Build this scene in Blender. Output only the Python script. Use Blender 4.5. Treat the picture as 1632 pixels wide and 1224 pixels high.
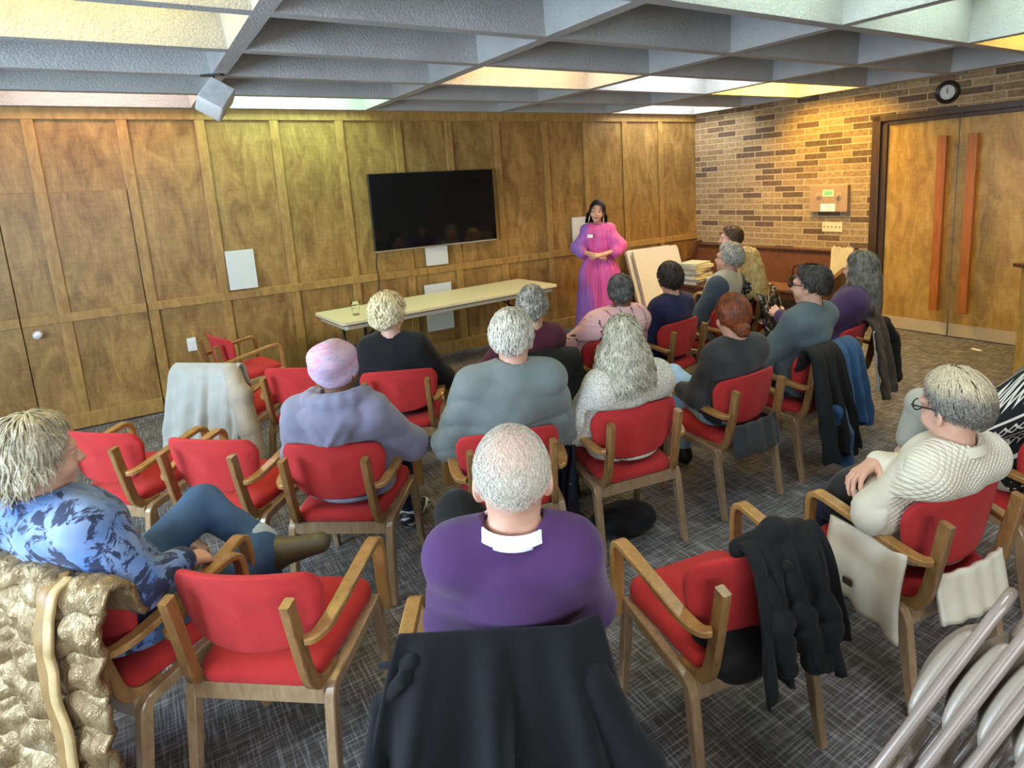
import bpy, bmesh, math, random
import numpy as np
from mathutils import Vector, Matrix, Euler
for o in list(bpy.data.objects): bpy.data.objects.remove(o)
S = bpy.context.scene
COL = S.collection
PI = math.pi
def R(d): return math.radians(d)
# ---------------------------------------------------------------- camera (wide phone lens, crop is off the lens axis)
def make_camera():
    yaw, pit, rol = R(32.653), R(10.561), R(-3.239)
    B = Matrix(((1,0,0),(0,0,-1),(0,1,0)))
    M = Matrix.Rotation(rol,3,'Z') @ Matrix.Rotation(pit,3,'X') @ B @ Matrix.Rotation(yaw,3,'Z')
    r, d, f = M[0], M[1], M[2]
    W = Matrix(((r[0],-d[0],-f[0],0),(r[1],-d[1],-f[1],0),(r[2],-d[2],-f[2],1.85),(0,0,0,1)))
    c = bpy.data.cameras.new('camera'); o = bpy.data.objects.new('camera', c); COL.objects.link(o)
    o.matrix_world = W
    c.sensor_width = 36; c.sensor_fit = 'HORIZONTAL'; c.lens = 1010.728*36/1632
    c.shift_x = (816-873.317)/1632; c.shift_y = -(612-478.926)/1632
    c.clip_start = .05
    S.camera = o
make_camera()
# ---------------------------------------------------------------- world, daylight, exposure
S.view_settings.view_transform = 'Standard'; S.view_settings.look = 'None'
S.view_settings.gamma = 1; S.view_settings.use_curve_mapping = False
S.view_settings.exposure = 0.46
wd = bpy.data.worlds.new('world'); S.world = wd; wd.use_nodes = True
wd.node_tree.nodes['Background'].inputs[0].default_value = (.75,.87,1,1)
wd.node_tree.nodes['Background'].inputs[1].default_value = 1.0
def area(name, loc, tgt, sx, sy, col, watts):
    l = bpy.data.lights.new(name,'AREA'); l.shape='RECTANGLE'; l.size=sx; l.size_y=sy; l.color=col; l.energy=watts
    o = bpy.data.objects.new(name,l); COL.objects.link(o); o.location=loc
    o.rotation_euler = (Vector(tgt)-Vector(loc)).to_track_quat('-Z','Y').to_euler()
    return o
area('window_daylight_side',(-2.95,2.2,1.75),(1.0,2.4,.9),3.6,1.5,(.62,.81,1),230)
area('window_daylight_back',(-.4,-2.55,1.8),(1.2,3,.9),3.8,1.4,(.95,.97,1),75)
# ---------------------------------------------------------------- helpers
def link(o, parent=None):
    COL.objects.link(o)
    if parent: o.parent = parent
    return o
def thing(name, label, cat, loc=(0,0,0), rot=0, group=None):
    o = bpy.data.objects.new(name, None); COL.objects.link(o); o.empty_display_size=.1
    o.location=loc; o.rotation_euler=(0,0,R(rot)); return tag(o,label,cat,group)
def tag(o, label, cat, group=None):
    o['label']=label; o['category']=cat
    if group: o['group']=group
    return o
def struct(o): o['kind']='structure'; return o
def mesh_obj(name, V, F, mat, parent=None, smooth=False):
    me = bpy.data.meshes.new(name)
    V = np.asarray(V,dtype=np.float32); 
    if isinstance(F,np.ndarray) and F.ndim==2:
        n,k=F.shape; me.vertices.add(len(V)); me.vertices.foreach_set('co',V.ravel())
        me.loops.add(n*k); me.loops.foreach_set('vertex_index',F.astype(np.int32).ravel())
        me.polygons.add(n); me.polygons.foreach_set('loop_start',np.arange(0,n*k,k,dtype=np.int32))
        me.update(calc_edges=True)
    else:
        me.from_pydata([tuple(map(float,v)) for v in V],[],[tuple(int(i) for i in f) for f in F]); me.update()
    me.validate()
    if smooth: me.polygons.foreach_set('use_smooth',[True]*len(me.polygons))
    if mat is not None:
        for m in (mat if isinstance(mat,(list,tuple)) else [mat]): me.materials.append(m)
    return link(bpy.data.objects.new(name,me),parent)
class MB:
    """collects shapes, links them as ONE mesh object"""
    def __init__(s): s.V=[]; s.F=[]
    def add(s,V,F):
        b=len(s.V); s.V+= [tuple(v) for v in V]; s.F+=[tuple(i+b for i in f) for f in F]; return s
    def box(s,a,b,bev=0):
        bm=bmesh.new(); bmesh.ops.create_cube(bm,size=1)
        for v in bm.verts:
            v.co=Vector([(a[i]+b[i])/2+v.co[i]*(b[i]-a[i]) for i in range(3)])
        if bev: bmesh.ops.bevel(bm,geom=bm.edges[:],offset=bev,segments=2,affect='EDGES',profile=.5)
        bm.normal_update(); s.bm(bm); return s
    def bm(s,bm):
        bm.verts.index_update()
        s.add([v.co[:] for v in bm.verts],[[v.index for v in f.verts] for f in bm.faces]); bm.free(); return s
    def lathe(s,prof,n=24,c=(0,0,0),ax='z',caps=True):
        V=[];F=[]
        for r,z in prof:
            for i in range(n):
                a=2*PI*i/n; p=(r*math.cos(a),r*math.sin(a),z)
                if ax=='y': p=(p[0],p[2],p[1])
                if ax=='x': p=(p[2],p[0],p[1])
                V.append((p[0]+c[0],p[1]+c[1],p[2]+c[2]))
        m=len(prof)
        for j in range(m-1):
            for i in range(n):
                F.append((j*n+i,j*n+(i+1)%n,(j+1)*n+(i+1)%n,(j+1)*n+i))
        if caps: F.append(tuple(range(n))[::-1]); F.append(tuple((m-1)*n+i for i in range(n)))
        return s.add(V,F)
    def tube(s,pts,r,n=8,caps=True):
        pts=[Vector(p) for p in pts]; V=[];F=[]; up=None
        rr=r if isinstance(r,(list,tuple)) else [r]*len(pts)
        for i,p in enumerate(pts):
            t=(pts[min(i+1,len(pts)-1)]-pts[max(i-1,0)]).normalized()
            if up is None:
                up=Vector((0,0,1)) if abs(t.z)<.9 else Vector((1,0,0))
            a=t.cross(up).normalized(); up=a.cross(t).normalized()
            for k in range(n):
                q=2*PI*k/n; V.append(p+a*math.cos(q)*rr[i]+up*math.sin(q)*rr[i])
        for i in range(len(pts)-1):
            for k in range(n): F.append((i*n+k,i*n+(k+1)%n,(i+1)*n+(k+1)%n,(i+1)*n+k))
        if caps: F.append(tuple(range(n))[::-1]); F.append(tuple((len(pts)-1)*n+k for k in range(n)))
        return s.add(V,F)
    def bar(s,pts,w,t,side=(1,0,0),c=.25):
        """bent-ply bar: rounded rectangular section, w across `side`, t along the bend normal"""
        pts=[Vector(p) for p in pts]; V=[];F=[]; sd=Vector(side)
        ws=w if isinstance(w,(list,tuple)) else [w]*len(pts); ts=t if isinstance(t,(list,tuple)) else [t]*len(pts)
        for i,p in enumerate(pts):
            tg=(pts[min(i+1,len(pts)-1)]-pts[max(i-1,0)]).normalized()
            a=(sd-tg*sd.dot(tg)).normalized(); b=tg.cross(a).normalized()
            hw,ht=ws[i]/2,ts[i]/2; q=min(hw,ht)*c
            for x,y in ((hw,ht-q),(hw-q,ht),(-hw+q,ht),(-hw,ht-q),(-hw,-ht+q),(-hw+q,-ht),(hw-q,-ht),(hw,-ht+q)):
                V.append(p+a*x+b*y)
        for i in range(len(pts)-1):
            for k in range(8): F.append((i*8+k,i*8+(k+1)%8,(i+1)*8+(k+1)%8,(i+1)*8+k))
        F.append(tuple(range(8))[::-1]); F.append(tuple((len(pts)-1)*8+k for k in range(8)))
        return s.add(V,F)
    def grid(s,P,closed=False):
        """P[i][j] points -> quads"""
        n=len(P);m=len(P[0]);V=[p for r in P for p in r];F=[]
        for i in range(n-1):
            for j in range(m if closed else m-1):
                F.append((i*m+j,i*m+(j+1)%m,(i+1)*m+(j+1)%m,(i+1)*m+j))
        return s.add(V,F)
    def obj(s,name,mat,parent=None,smooth=False,auto=None):
        o=mesh_obj(name,s.V,s.F,mat,parent,smooth)
        if auto is not None:
            bm=bmesh.new(); bm.from_mesh(o.data); bmesh.ops.recalc_face_normals(bm,faces=bm.faces[:])
            for f in bm.faces: f.smooth=True
            for e in bm.edges: e.smooth = e.calc_face_angle(3.2) < R(auto)
            bm.to_mesh(o.data); bm.free()
        return o
def spline(pts,n=6):
    """Catmull-Rom through points"""
    P=[Vector(p) for p in pts]; P=[P[0]*2-P[1]]+P+[P[-1]*2-P[-2]]; out=[]
    for i in range(1,len(P)-2):
        for k in range(n):
            t=k/n; a,b,c,d=P[i-1:i+3]
            out.append(.5*((2*b)+(c-a)*t+(2*a-5*b+4*c-d)*t*t+(3*b-a-3*c+d)*t**3))
    out.append(P[-2]); return out
# ---------------------------------------------------------------- materials
class NT:
    def __init__(s,name):
        s.m=bpy.data.materials.new(name); s.m.use_nodes=True; s.t=s.m.node_tree
        s.b=s.t.nodes['Principled BSDF']
        s.tc=s.t.nodes.new('ShaderNodeTexCoord')
    def n(s,ty,ins=None,**kw):
        d=s.t.nodes.new('ShaderNode'+ty)
        for k,v in kw.items(): setattr(d,k,v)
        for k,v in (ins or {}).items():
            if isinstance(v,bpy.types.NodeSocket): s.t.links.new(v,d.inputs[k])
            else: d.inputs[k].default_value=v
        return d
    def map(s,scale=(1,1,1),rot=(0,0,0),src='Object',vec=None):
        return s.n('Mapping',{'Vector':vec or s.tc.outputs[src],'Scale':scale,'Rotation':rot}).outputs[0]
    def noise(s,vec,scale,det=3,rough=.55,dist=0):
        return s.n('TexNoise',{'Vector':vec,'Scale':scale,'Detail':det,'Roughness':rough,'Distortion':dist}).outputs[0]
    def ramp(s,fac,stops,interp='LINEAR'):
        d=s.n('ValToRGB',{'Fac':fac}); e=d.color_ramp.elements; d.color_ramp.interpolation=interp
        while len(e)<len(stops): e.new(.5)
        for q,(p,c) in zip(e,stops): q.position=p; q.color=(*c,1) if len(c)==3 else c
        return d.outputs[0]
    def mix(s,f,a,b,mode='MIX'):
        d=s.n('Mix',data_type='RGBA',blend_type=mode)
        for k,v in ((0,f),(6,a),(7,b)):
            if isinstance(v,bpy.types.NodeSocket): s.t.links.new(v,d.inputs[k])
            else: d.inputs[k].default_value = v if k==0 else ((*v,1) if len(v)==3 else v)
        return d.outputs[2]
    def math(s,op,a,b=0,c=0):
        d=s.n('Math',operation=op)
        for k,v in enumerate((a,b,c)):
            if isinstance(v,bpy.types.NodeSocket): s.t.links.new(v,d.inputs[k])
            else: d.inputs[k].default_value=v
        return d.outputs[0]
    def sep(s,vec):
        d=s.n('SeparateXYZ',{0:vec}); return d.outputs
    def out(s,col=None,rough=None,bump=None,strength=.3,dist=.01,**kw):
        def st(k,v):
            if isinstance(v,bpy.types.NodeSocket): s.t.links.new(v,s.b.inputs[k])
            else: s.b.inputs[k].default_value=(*v,1) if isinstance(v,tuple) and len(v)==3 and s.b.inputs[k].type=='RGBA' else v
        if col is not None: st('Base Color',col)
        if rough is not None: st('Roughness',rough)
        if bump is not None:
            d=s.n('Bump',{'Height':bump,'Strength':strength,'Distance':dist}); s.t.links.new(d.outputs[0],s.b.inputs['Normal'])
        for k,v in kw.items(): st(k.replace('_',' '),v)
        return s.m
def srgb(h):
    h=h.lstrip('#'); c=[int(h[i:i+2],16)/255 for i in (0,2,4)]
    return tuple(x/12.92 if x<=.04045 else ((x+.055)/1.055)**2.4 for x in c)
def dk(c,f): return tuple(x*f for x in c)
def plain(name,c,rough=.5,metal=0,var=.12,vs=20,bump=0,bs=200,**kw):
    t=NT(name); v=t.noise(t.map(),vs)
    col=t.ramp(v,[(.3,dk(c,1-var)),(.7,dk(c,1+var))])
    return t.out(col,rough,t.noise(t.map(),bs) if bump else None,bump,.004,Metallic=metal,**kw)
def cloth(name,c,rough=.9,var=.12,bump=.25,bs=260,sheen=.1,c2=None,fold=.0):
    t=NT(name); v=t.noise(t.map(),9,4)
    col=t.ramp(v,[(.3,dk(c,1-var)),(.7,c2 or dk(c,1+var))])
    h=t.noise(t.map(),bs,2)
    if fold: h=t.math('ADD',t.math('MULTIPLY',h,.25),t.math('MULTIPLY',t.noise(t.map((1,1,1)),14,3),fold))
    return t.out(col,rough,h,bump,.006,Sheen_Weight=sheen,Specular_IOR_Level=.25)
def wood(name,lo,hi,scale=(9,9,1.3),rough=.38,grain=.35,coat=0):
    t=NT(name); a=t.noise(t.map(scale),2.2,5,.6,.8); b=t.noise(t.map((scale[0]*9,scale[1]*9,scale[2]*2)),3,3)
    f=t.math('ADD',t.math('MULTIPLY',a,1-grain*.5),t.math('MULTIPLY',b,grain*.5))
    return t.out(t.ramp(f,[(.32,lo),(.68,hi)]),rough,b,.06,.003,Coat_Weight=coat)
def emit(name,c,st):
    t=NT(name); return t.out((.8,.8,.8),.6,Emission_Color=c,Emission_Strength=st)
# ================================================================ ROOM
WY=6.56; CZ=2.657
M_panel=None
def panel_mat(name,lo,mid,hi):
    t=NT(name); v=t.map((1,1,1))
    a=t.noise(t.map((2.6,2.6,1.0)),2.4,5,.62,1.2); b=t.noise(t.map((22,22,2.2)),3,4,.6,.4); c=t.noise(t.map((5,5,26)),2.0,3,.6,.6)
    f=t.math('ADD',t.math('ADD',t.math('MULTIPLY',a,.62),t.math('MULTIPLY',b,.22)),t.math('MULTIPLY',c,.16))
    return t.out(t.ramp(f,[(.36,lo),(.5,mid),(.64,hi)]),.36,b,.05,.002)
M_panel=panel_mat('maple_panelling',(.17,.085,.022),(.30,.17,.05),(.44,.27,.085))
M_trim=wood('maple_trim',(.26,.135,.035),(.46,.28,.085),(10,10,3),.36)
M_doorw=panel_mat('maple_door',(.26,.14,.03),(.42,.25,.06),(.56,.36,.11))
M_dark=wood('dark_frame',(.035,.018,.008),(.085,.045,.018))
M_white=plain('white_paint',(.78,.8,.78),.5,var=.03)
M_black=plain('black_plastic',(.012,.012,.013),.35,var=.1)
M_steel=plain('brushed_steel',(.62,.6,.56),.3,1,var=.1,vs=60)
def carpet_mat():
    t=NT('carpet')
    a=t.noise(t.map((120,5,1),(0,0,R(4))),1,2,.6); b=t.noise(t.map((5,120,1),(0,0,R(4))),1,2,.6)
    big=t.noise(t.map(),1.1,3); pa=t.noise(t.map(),7,3)
    la=t.ramp(a,[(.49,(0,0,0)),(.64,(1,1,1))]); lb=t.ramp(b,[(.49,(0,0,0)),(.64,(1,1,1))])
    l=t.mix(t.ramp(pa,[(.35,(0,0,0)),(.65,(1,1,1))]),t.mix(.35,la,lb,'MIX'),t.mix(.65,la,lb,'MIX'))
    base=t.ramp(big,[(.3,(.072,.067,.064)),(.7,(.108,.10,.096))])
    col=t.mix(l,base,(.36,.355,.36))
    return t.out(col,.95,t.noise(t.map(),420,2),.5,.004,Specular_IOR_Level=.1)
def brick_mat():
    t=NT('norman_brick'); s=t.sep(t.tc.outputs['Object'])
    v=t.n('CombineXYZ',{0:s[1],1:s[2],2:0.0}).outputs[0]
    kw=dict(offset=.37,offset_frequency=2,squash=1,squash_frequency=3)
    d=t.n('TexBrick',{'Vector':v,'Color1':(0,0,0,1),'Color2':(1,1,1,1),'Mortar':(.5,.5,.5,1),'Scale':1.0,'Mortar Size':.0055,'Mortar Smooth':.15,'Bias':0.0,'Brick Width':.295,'Row Height':.0745},**kw)
    g=t.ramp(d.outputs[0],[(0,(.39,.28,.14)),(.3,(.31,.21,.105)),(.5,(.35,.25,.13)),(.68,(.24,.155,.08)),(.78,(.15,.092,.052)),(1,(.12,.077,.047))])
    n=t.noise(t.map((9,9,16)),2.2,4,.6)
    g=t.mix(.55,g,t.ramp(n,[(.33,(.35,.3,.25)),(.62,(1.25,1.2,1.1))]),'MULTIPLY')
    col=t.mix(d.outputs[1],g,(.48,.38,.23))
    h=t.math('SUBTRACT',t.math('MULTIPLY',t.noise(t.map(),60,3),.3),d.outputs[1])
    return t.out(col,.85,h,.5,.008)
def concrete_mat():
    t=NT('textured_ceiling'); n=t.noise(t.map(),70,4,.65,.5); b=t.noise(t.map(),3,3)
    return t.out(t.ramp(b,[(.3,(.42,.42,.405)),(.7,(.50,.50,.485))]),.92,t.ramp(n,[(.35,(0,0,0)),(.7,(1,1,1))]),.6,.012)
M_carpet=carpet_mat(); M_brick=brick_mat(); M_conc=concrete_mat()
X0,X1,Y0=-3.3,7.6,-2.9
struct(MB().box((X0-.2,Y0-.2,-.12),(X1,WY+.3,0)).obj('floor',M_carpet))
# ceiling: waffle slab of tapered coffers
def ceiling():
    mb=MB(); xs=[.62+1.53*i for i in range(-3,6)]; ys=[6.51-.828*i for i in range(0,12)]
    xs[0]=X0-.2
    for i in range(len(xs)-1):
        for j in range(len(ys)-1):
            a,b,c,d=xs[i],xs[i+1],ys[j+1],ys[j]; q=.043; z0,z1=CZ,CZ+.36; e=.085
            def rc(m,z): return [(a+m,c+m,z),(b-m,c+m,z),(b-m,d-m,z),(a+m,d-m,z)]
            V=rc(0,z0)+rc(q,z0)+rc(e,z1)
            F=[(k,(k+1)%4,4+(k+1)%4,4+k) for k in range(4)]+[(4+k,4+(k+1)%4,8+(k+1)%4,8+k) for k in range(4)]+[(8,9,10,11)]
            mb.add(V,[f[::-1] for f in F])
    mb.add([(X0-.2,6.51,CZ),(X1,6.51,CZ),(X1,6.8,CZ),(X0-.2,6.8,CZ)],[(3,2,1,0)])
    mb.box((X0-.2,-2.7,CZ+.37),(X1,6.9,CZ+.5))
    return struct(mb.obj('ceiling',M_conc))
ceiling()
# front wall: maple panelling with stiles, chair rail, crown and base
stiles=[-1.86,-1.2,-.572,.05,.632,1.25,1.855,2.455,3.03,3.625,4.285,4.885,5.515,6.145]
struct(MB().box((X0-.2,WY,0),(X1,WY+.2,CZ+.1)).obj('wall_front',M_panel))
t=MB()
for x in stiles: t.box((x-.04,WY-.022,.1),(x+.04,WY,CZ-.05),.004)
struct(t.obj('trim_1',M_trim))
struct(MB().box((X0,WY-.026,CZ-.095),(X1,WY,CZ),.004).obj('trim_2',M_trim))
struct(MB().box((.015,WY-.03,.93),(X1,WY,1.006),.005).obj('trim_3',M_trim))
struct(MB().box((.015,WY-.03,0),(X1,WY,.135),.005).box((X0,WY-.03,0),(-1.25,WY,.135),.005).obj('baseboard_front',M_trim))
# jib door hidden in the panelling, two leaves with a knob
dr=struct(bpy.data.objects.new('door_1',None)); COL.objects.link(dr); dr.location=(-.86,WY,0)
def leaf(x0,x1):
    l=MB().box((x0,-.034,.012),(x1,-.006,1.99),.002).obj('door_leaf',M_panel,dr)
    r=MB().box((x0,-.05,.93),(x1,-.03,1.006),.004).box((x0,-.05,.012),(x1,-.03,.14),.004)
    if x1>.5: r.box((.245,-.0475,.0125),(.33,-.031,1.989),.004)
    r.obj('door_rail',M_trim,l); return l
leaf(-.38,-.008); rl=leaf(0,.862)
MB().lathe([(0,0),(.03,0),(.034,.006),(.018,.012),(.012,.03),(.026,.04),(.032,.055),(.028,.07),(.012,.078),(0,.079)],20,(0,0,0),'y').obj('door_knob',plain('chrome',(.8,.8,.82),.25,.15,var=.02),rl,True)
kb=bpy.data.objects['door_knob']; kb.location=(.09,-.034,.86); kb.rotation_euler=(0,0,PI)
# right wall: brick, pivoted where the doors meet
rw=(7.03,3.22); RA=R(3.6)
def rwp(o,st=True):
    o.location=(rw[0],rw[1],0); o.rotation_euler=(0,0,RA)
    return struct(o) if st else o
DL,DRr,DT=.845,-.845,2.355
rwp(MB().box((0,DL,0),(.2,3.6,CZ+.1)).box((0,DRr,DT),(.2,DL,CZ+.1)).box((0,-6.4,0),(.2,DRr,CZ+.1)).obj('wall_right',M_brick))
rwp(MB().box((-.012,DL-.09,0),(.14,DL,DT),.003).box((-.012,DRr,0),(.14,DRr+.09,DT),.003).box((-.012,DRr,DT-.06),(.14,DL,DT),.003)
    .box((.02,DL-.15,0),(.12,DL-.09,DT-.06),.003).box((.02,DRr+.09,0),(.12,DRr+.15,DT-.06),.003).box((.02,DRr+.09,DT-.1),(.12,DL-.09,DT-.06),.003).obj('trim_4',M_dark))
M_pull=wood('orange_oak',(.30,.085,.012),(.46,.15,.025),(14,14,2),.35)
M_kick=plain('tan_kickplate',(.55,.45,.3),.4,var=.05)
for i,(a,b,hy) in enumerate(((.004,.695,.11),(-.695,-.004,-.165))):
    d=struct(bpy.data.objects.new('door_%d'%(i+2),None)); COL.objects.link(d); d.location=(rw[0]+.05,rw[1],0); d.rotation_euler=(0,0,RA)
    MB().box((0,a,.01),(.045,b,2.255),.002).obj('door_leaf',M_doorw,d)
    MB().box((-.004,a+.006,.012),(0,b-.006,.145)).obj('kick_plate',M_kick,d)
    p=MB().box((-.12,hy-.042,.285),(-.06,hy+.042,2.085),.004).obj('pull_handle',M_pull,d)
    MB().box((-.06,hy-.015,.5),(0,hy+.015,.54)).box((-.06,hy-.015,1.8),(0,hy+.015,1.84)).obj('handle_post',M_dark,p)
# walls behind the camera, with the windows the daylight comes through
M_wall=plain('plaster',(.52,.46,.36),.8,var=.05)
w=MB().box((X0-.2,Y0,0),(X0,.3,CZ+.1)).box((X0-.2,.3,0),(X0,4.1,.9)).box((X0-.2,.3,2.55),(X0,4.1,CZ+.1)).box((X0-.2,4.1,0),(X0,WY,CZ+.1))
struct(w.obj('wall_left',M_wall))
w=MB().box((X0-.2,Y0-.2,0),(-2.4,Y0,CZ+.1)).box((-2.4,Y0-.2,0),(1.6,Y0,.9)).box((-2.4,Y0-.2,2.55),(1.6,Y0,CZ+.1)).box((1.6,Y0-.2,0),(X1,Y0,CZ+.1))
struct(w.obj('wall_back',M_wall))
M_glass=NT('window_glass').out((.95,.97,1),.02,Transmission_Weight=1.0,IOR=1.05)
wn=struct(bpy.data.objects.new('window_1',None)); COL.objects.link(wn); wn.location=(X0-.1,2.2,0)
f=MB()
for y in (-1.9,-.63,.63,1.86): f.box((-.04,y,.9),(.04,y+.05,2.55))
f.box((-.04,-1.9,.9),(.04,1.9,.96)).box((-.04,-1.9,2.5),(.04,1.9,2.55)).obj('window_frame',M_white,wn)
MB().box((-.004,-1.88,.93),(.004,1.88,2.52)).obj('window_pane',M_glass,wn)
wn=struct(bpy.data.objects.new('window_2',None)); COL.objects.link(wn); wn.location=(-.4,Y0-.1,0)
f=MB()
for y in (-2,-.67,.66,1.95): f.box((y,-.04,.9),(y+.05,.04,2.55))
f.box((-2,-.04,.9),(2,.04,.96)).box((-2,-.04,2.5),(2,.04,2.55)).obj('window_frame',M_white,wn)
MB().box((-1.98,-.004,.93),(1.98,.004,2.52)).obj('window_pane',M_glass,wn)
# lit coffers: a shallow fluorescent fixture in each
KX=[.62+1.53*i for i in range(-3,6)]; KY=[6.51-.828*i for i in range(0,12)]
WHT=(.95,.98,1); YEL=(1,.78,.2); MINT=(.62,1,.66); PCH=(1,.66,.32); PNK=(1,.70,.55); ORA=(1,.58,.1)
lit=[(2,3,YEL,6,'yellow-lit fluorescent fixture in the ceiling coffer above the hidden door'),
     (2,4,YEL,6,'yellow-lit fluorescent fixture in the coffer at the top left edge of the photo'),
     (2,0,PNK,8,'pinkish fluorescent fixture in the coffer against the panelled wall, left of the loudspeaker'),
     (3,0,MINT,13,'mint-white fluorescent fixture in the coffer against the panelled wall, right of the loudspeaker'),
     (4,2,PCH,11,'peach-lit fluorescent fixture in the coffer above the wall television'),
     (5,2,WHT,9,'cool white fluorescent fixture in the coffer between the peach and the yellow one'),
     (6,2,(1,.60,.10),40,'yellow-lit fluorescent fixture in the coffer beside the brick wall'),
     (6,0,WHT,12,'cool white fluorescent fixture in the corner coffer above the pink dress'),
     (4,5,(.8,1,.82),5.5,'mint-lit fluorescent fixture in the coffer at the top of the photo, left one of two'),
     (5,5,(.8,1,.82),5.5,'mint-lit fluorescent fixture in the coffer at the top of the photo, right one of two'),
     (6,5,ORA,11,'orange-lit fluorescent fixture in the coffer above the double doors'),
     (3,7,WHT,11,None),(5,7,WHT,11,None),(1,6,WHT,8,None)]  # unlabelled fixtures are out of view, added as fill light
for i,j,c,st,lab in lit:
    cx,cy=(KX[i]+KX[i+1])/2,(KY[j]+KY[j+1])/2
    if i==0: continue
    o=thing('ceiling_light',lab or 'unseen fluorescent fixture added as fill light in a coffer behind the camera','ceiling light',(cx,cy,CZ+.36),group='lit ceiling coffers')
    MB().box((-.62,-.26,-.045),(.62,.26,-.001),.004).obj('housing',M_white,o)
    MB().box((-.59,-.235,-.06),(.59,.235,-.046),.003).obj('diffuser',emit('tube_glow',c,st),o)
# ================================================================ CHAIRS
M_red=cloth('red_wool',(.47,.03,.03),.92,.1,.35,420,.06)
M_ply=wood('oak_ply',(.16,.075,.025),(.34,.185,.065),(16,16,5),.33,.5,.15)
M_leg=wood('oak_ply_leg_sheen',(.24,.145,.07),(.42,.29,.165),(16,16,5),.28,.5,.3)  # paler than the posts: window reflection put into the wood colour
M_plylt=wood('oak_ply_arm',(.27,.135,.04),(.46,.26,.085),(16,16,5),.28,.5,.2)
def make_chair():
    root=bpy.data.objects.new('armchair',None); COL.objects.link(root); root.empty_display_size=.1
    # seat: upholstered pad, rounded trapezoid
    def slab(outline,prof,zf):
        P=[]
        for inset,z in prof:
            P.append([(x*(1-inset/.24),y*(1-inset/.24)+.02*inset,z+zf(x,y)) for x,y in outline])
        return P
    out=[]
    def rr(hw0,hw1,y0,y1,r,n=7):
        # rounded trapezoid: rear half width hw0 at y0, front hw1 at y1
        cs=[(hw1-r,y1-r,0),(-hw1+r,y1-r,90),(-hw0+r,y0+r,180),(hw0-r,y0+r,270)]; o=[]
        for cx,cy,a0 in cs:
            for k in range(n):
                a=R(a0+90*k/(n-1)); o.append((cx+r*math.cos(a),cy+r*math.sin(a)))
        return o
    o1=rr(.205,.222,-.205,.235,.07)
    zf=lambda x,y: .018*(y/.23)-.006*(1-(x/.22)**2)*0
    P=slab(o1,[(.05,.402),(.004,.408),(0,.425),(.004,.443),(.02,.457),(.06,.466),(.12,.469),(.2,.470)],zf)
    mb=MB().grid(P,True); b=len(P)-1; n=len(o1)
    mb.F.append(tuple(b*n+i for i in range(n))); mb.F.append(tuple(range(n))[::-1])
    mb.obj('seat',M_red,root,auto=60)
    # backrest: curved upholstered shell, square-ish top, rounded bottom
    N=20; pts=[]
    def bo():
        o=[]
        T,B=.775,.47
        ctr=[( .238,.70),( .222,.745),( .18,.768),(0,.778),(-.18,.768),(-.222,.745),(-.238,.70),(-.226,.62),(-.205,.565),(-.155,.520),(-.085,.502),(0,.497),(.085,.502),(.155,.520),(.205,.565),(.226,.62)]
        s=spline([(x,0,z) for x,z in ctr+[ctr[0]]],4)[:-1]
        return [(p.x,p.z) for p in s]
    ol=bo(); cz=.63
    def by(x,z): return -.185-.175*(z-.47)*.9+.05*(x/.215)**2
    rings=[]
    for sc,off in ((.0,.006),(.5,.006),(.9,.006),(.975,.006),(.992,.008),(1,.013),(1,.022),(.99,.028),(.965,.033),(.9,.036),(.5,.038),(0,.038)):
        rings.append([(x*sc,by(x*sc,cz+(z-cz)*sc)-.018+off,cz+(z-cz)*sc) for x,z in ol])
    MB().grid(rings,True).obj('backrest',M_red,root,auto=38)
    for s in (1,-1):
        # armrest with its front upright, one bent piece
        p=spline([(s*.205,-.243,.585),(s*.232,-.225,.588),(s*.248,-.16,.60),(s*.252,0,.628),(s*.254,.13,.648),(s*.255,.178,.647),(s*.255,.2,.622),(s*.255,.206,.56),(s*.255,.212,.36)],5)
        w=[.026+.02*min(1,i/9) for i in range(len(p))]
        MB().bar(p,w,.024,(1,0,0),.35).obj('armrest',M_plylt,root,auto=40)
        # back post curving forward into the seat rail
        p=spline([(s*.186,-.272,.725),(s*.186,-.25,.6),(s*.188,-.225,.47),(s*.192,-.205,.415),(s*.2,-.165,.388),(s*.206,-.10,.388)],5)
        MB().bar(p,.03,.042,(1,0,0),.22).obj('back_post',M_ply,root,auto=40)
        # rear leg and side rail, one bent piece
        p=spline([(s*.224,.2,.402),(s*.226,0,.385),(s*.228,-.14,.372),(s*.229,-.172,.355),(s*.23,-.184,.31),(s*.232,-.207,.16),(s*.235,-.235,0)],5)
        MB().bar(p,[.034]*(len(p)-8)+[.034-.001*k for k in range(8)],[.04]*(len(p)-8)+[.04-.0015*k for k in range(8)],(1,0,0),.22).obj('leg',M_leg,root,auto=40)
        p=[(s*.226,.196,.41),(s*.228,.204,.3),(s*.232,.225,.1),(s*.235,.24,0)]
        MB().bar(p,[.034,.034,.031,.028],[.036,.038,.034,.028],(1,0,0),.22).obj('leg',M_leg,root,auto=40)
    MB().box((-.215,-.195,.325),(.215,-.172,.385),.003).obj('rear_rail',M_leg,root)
    MB().box((-.215,.19,.345),(.215,.212,.4),.003).obj('front_rail',M_ply,root)
    return root
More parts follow.
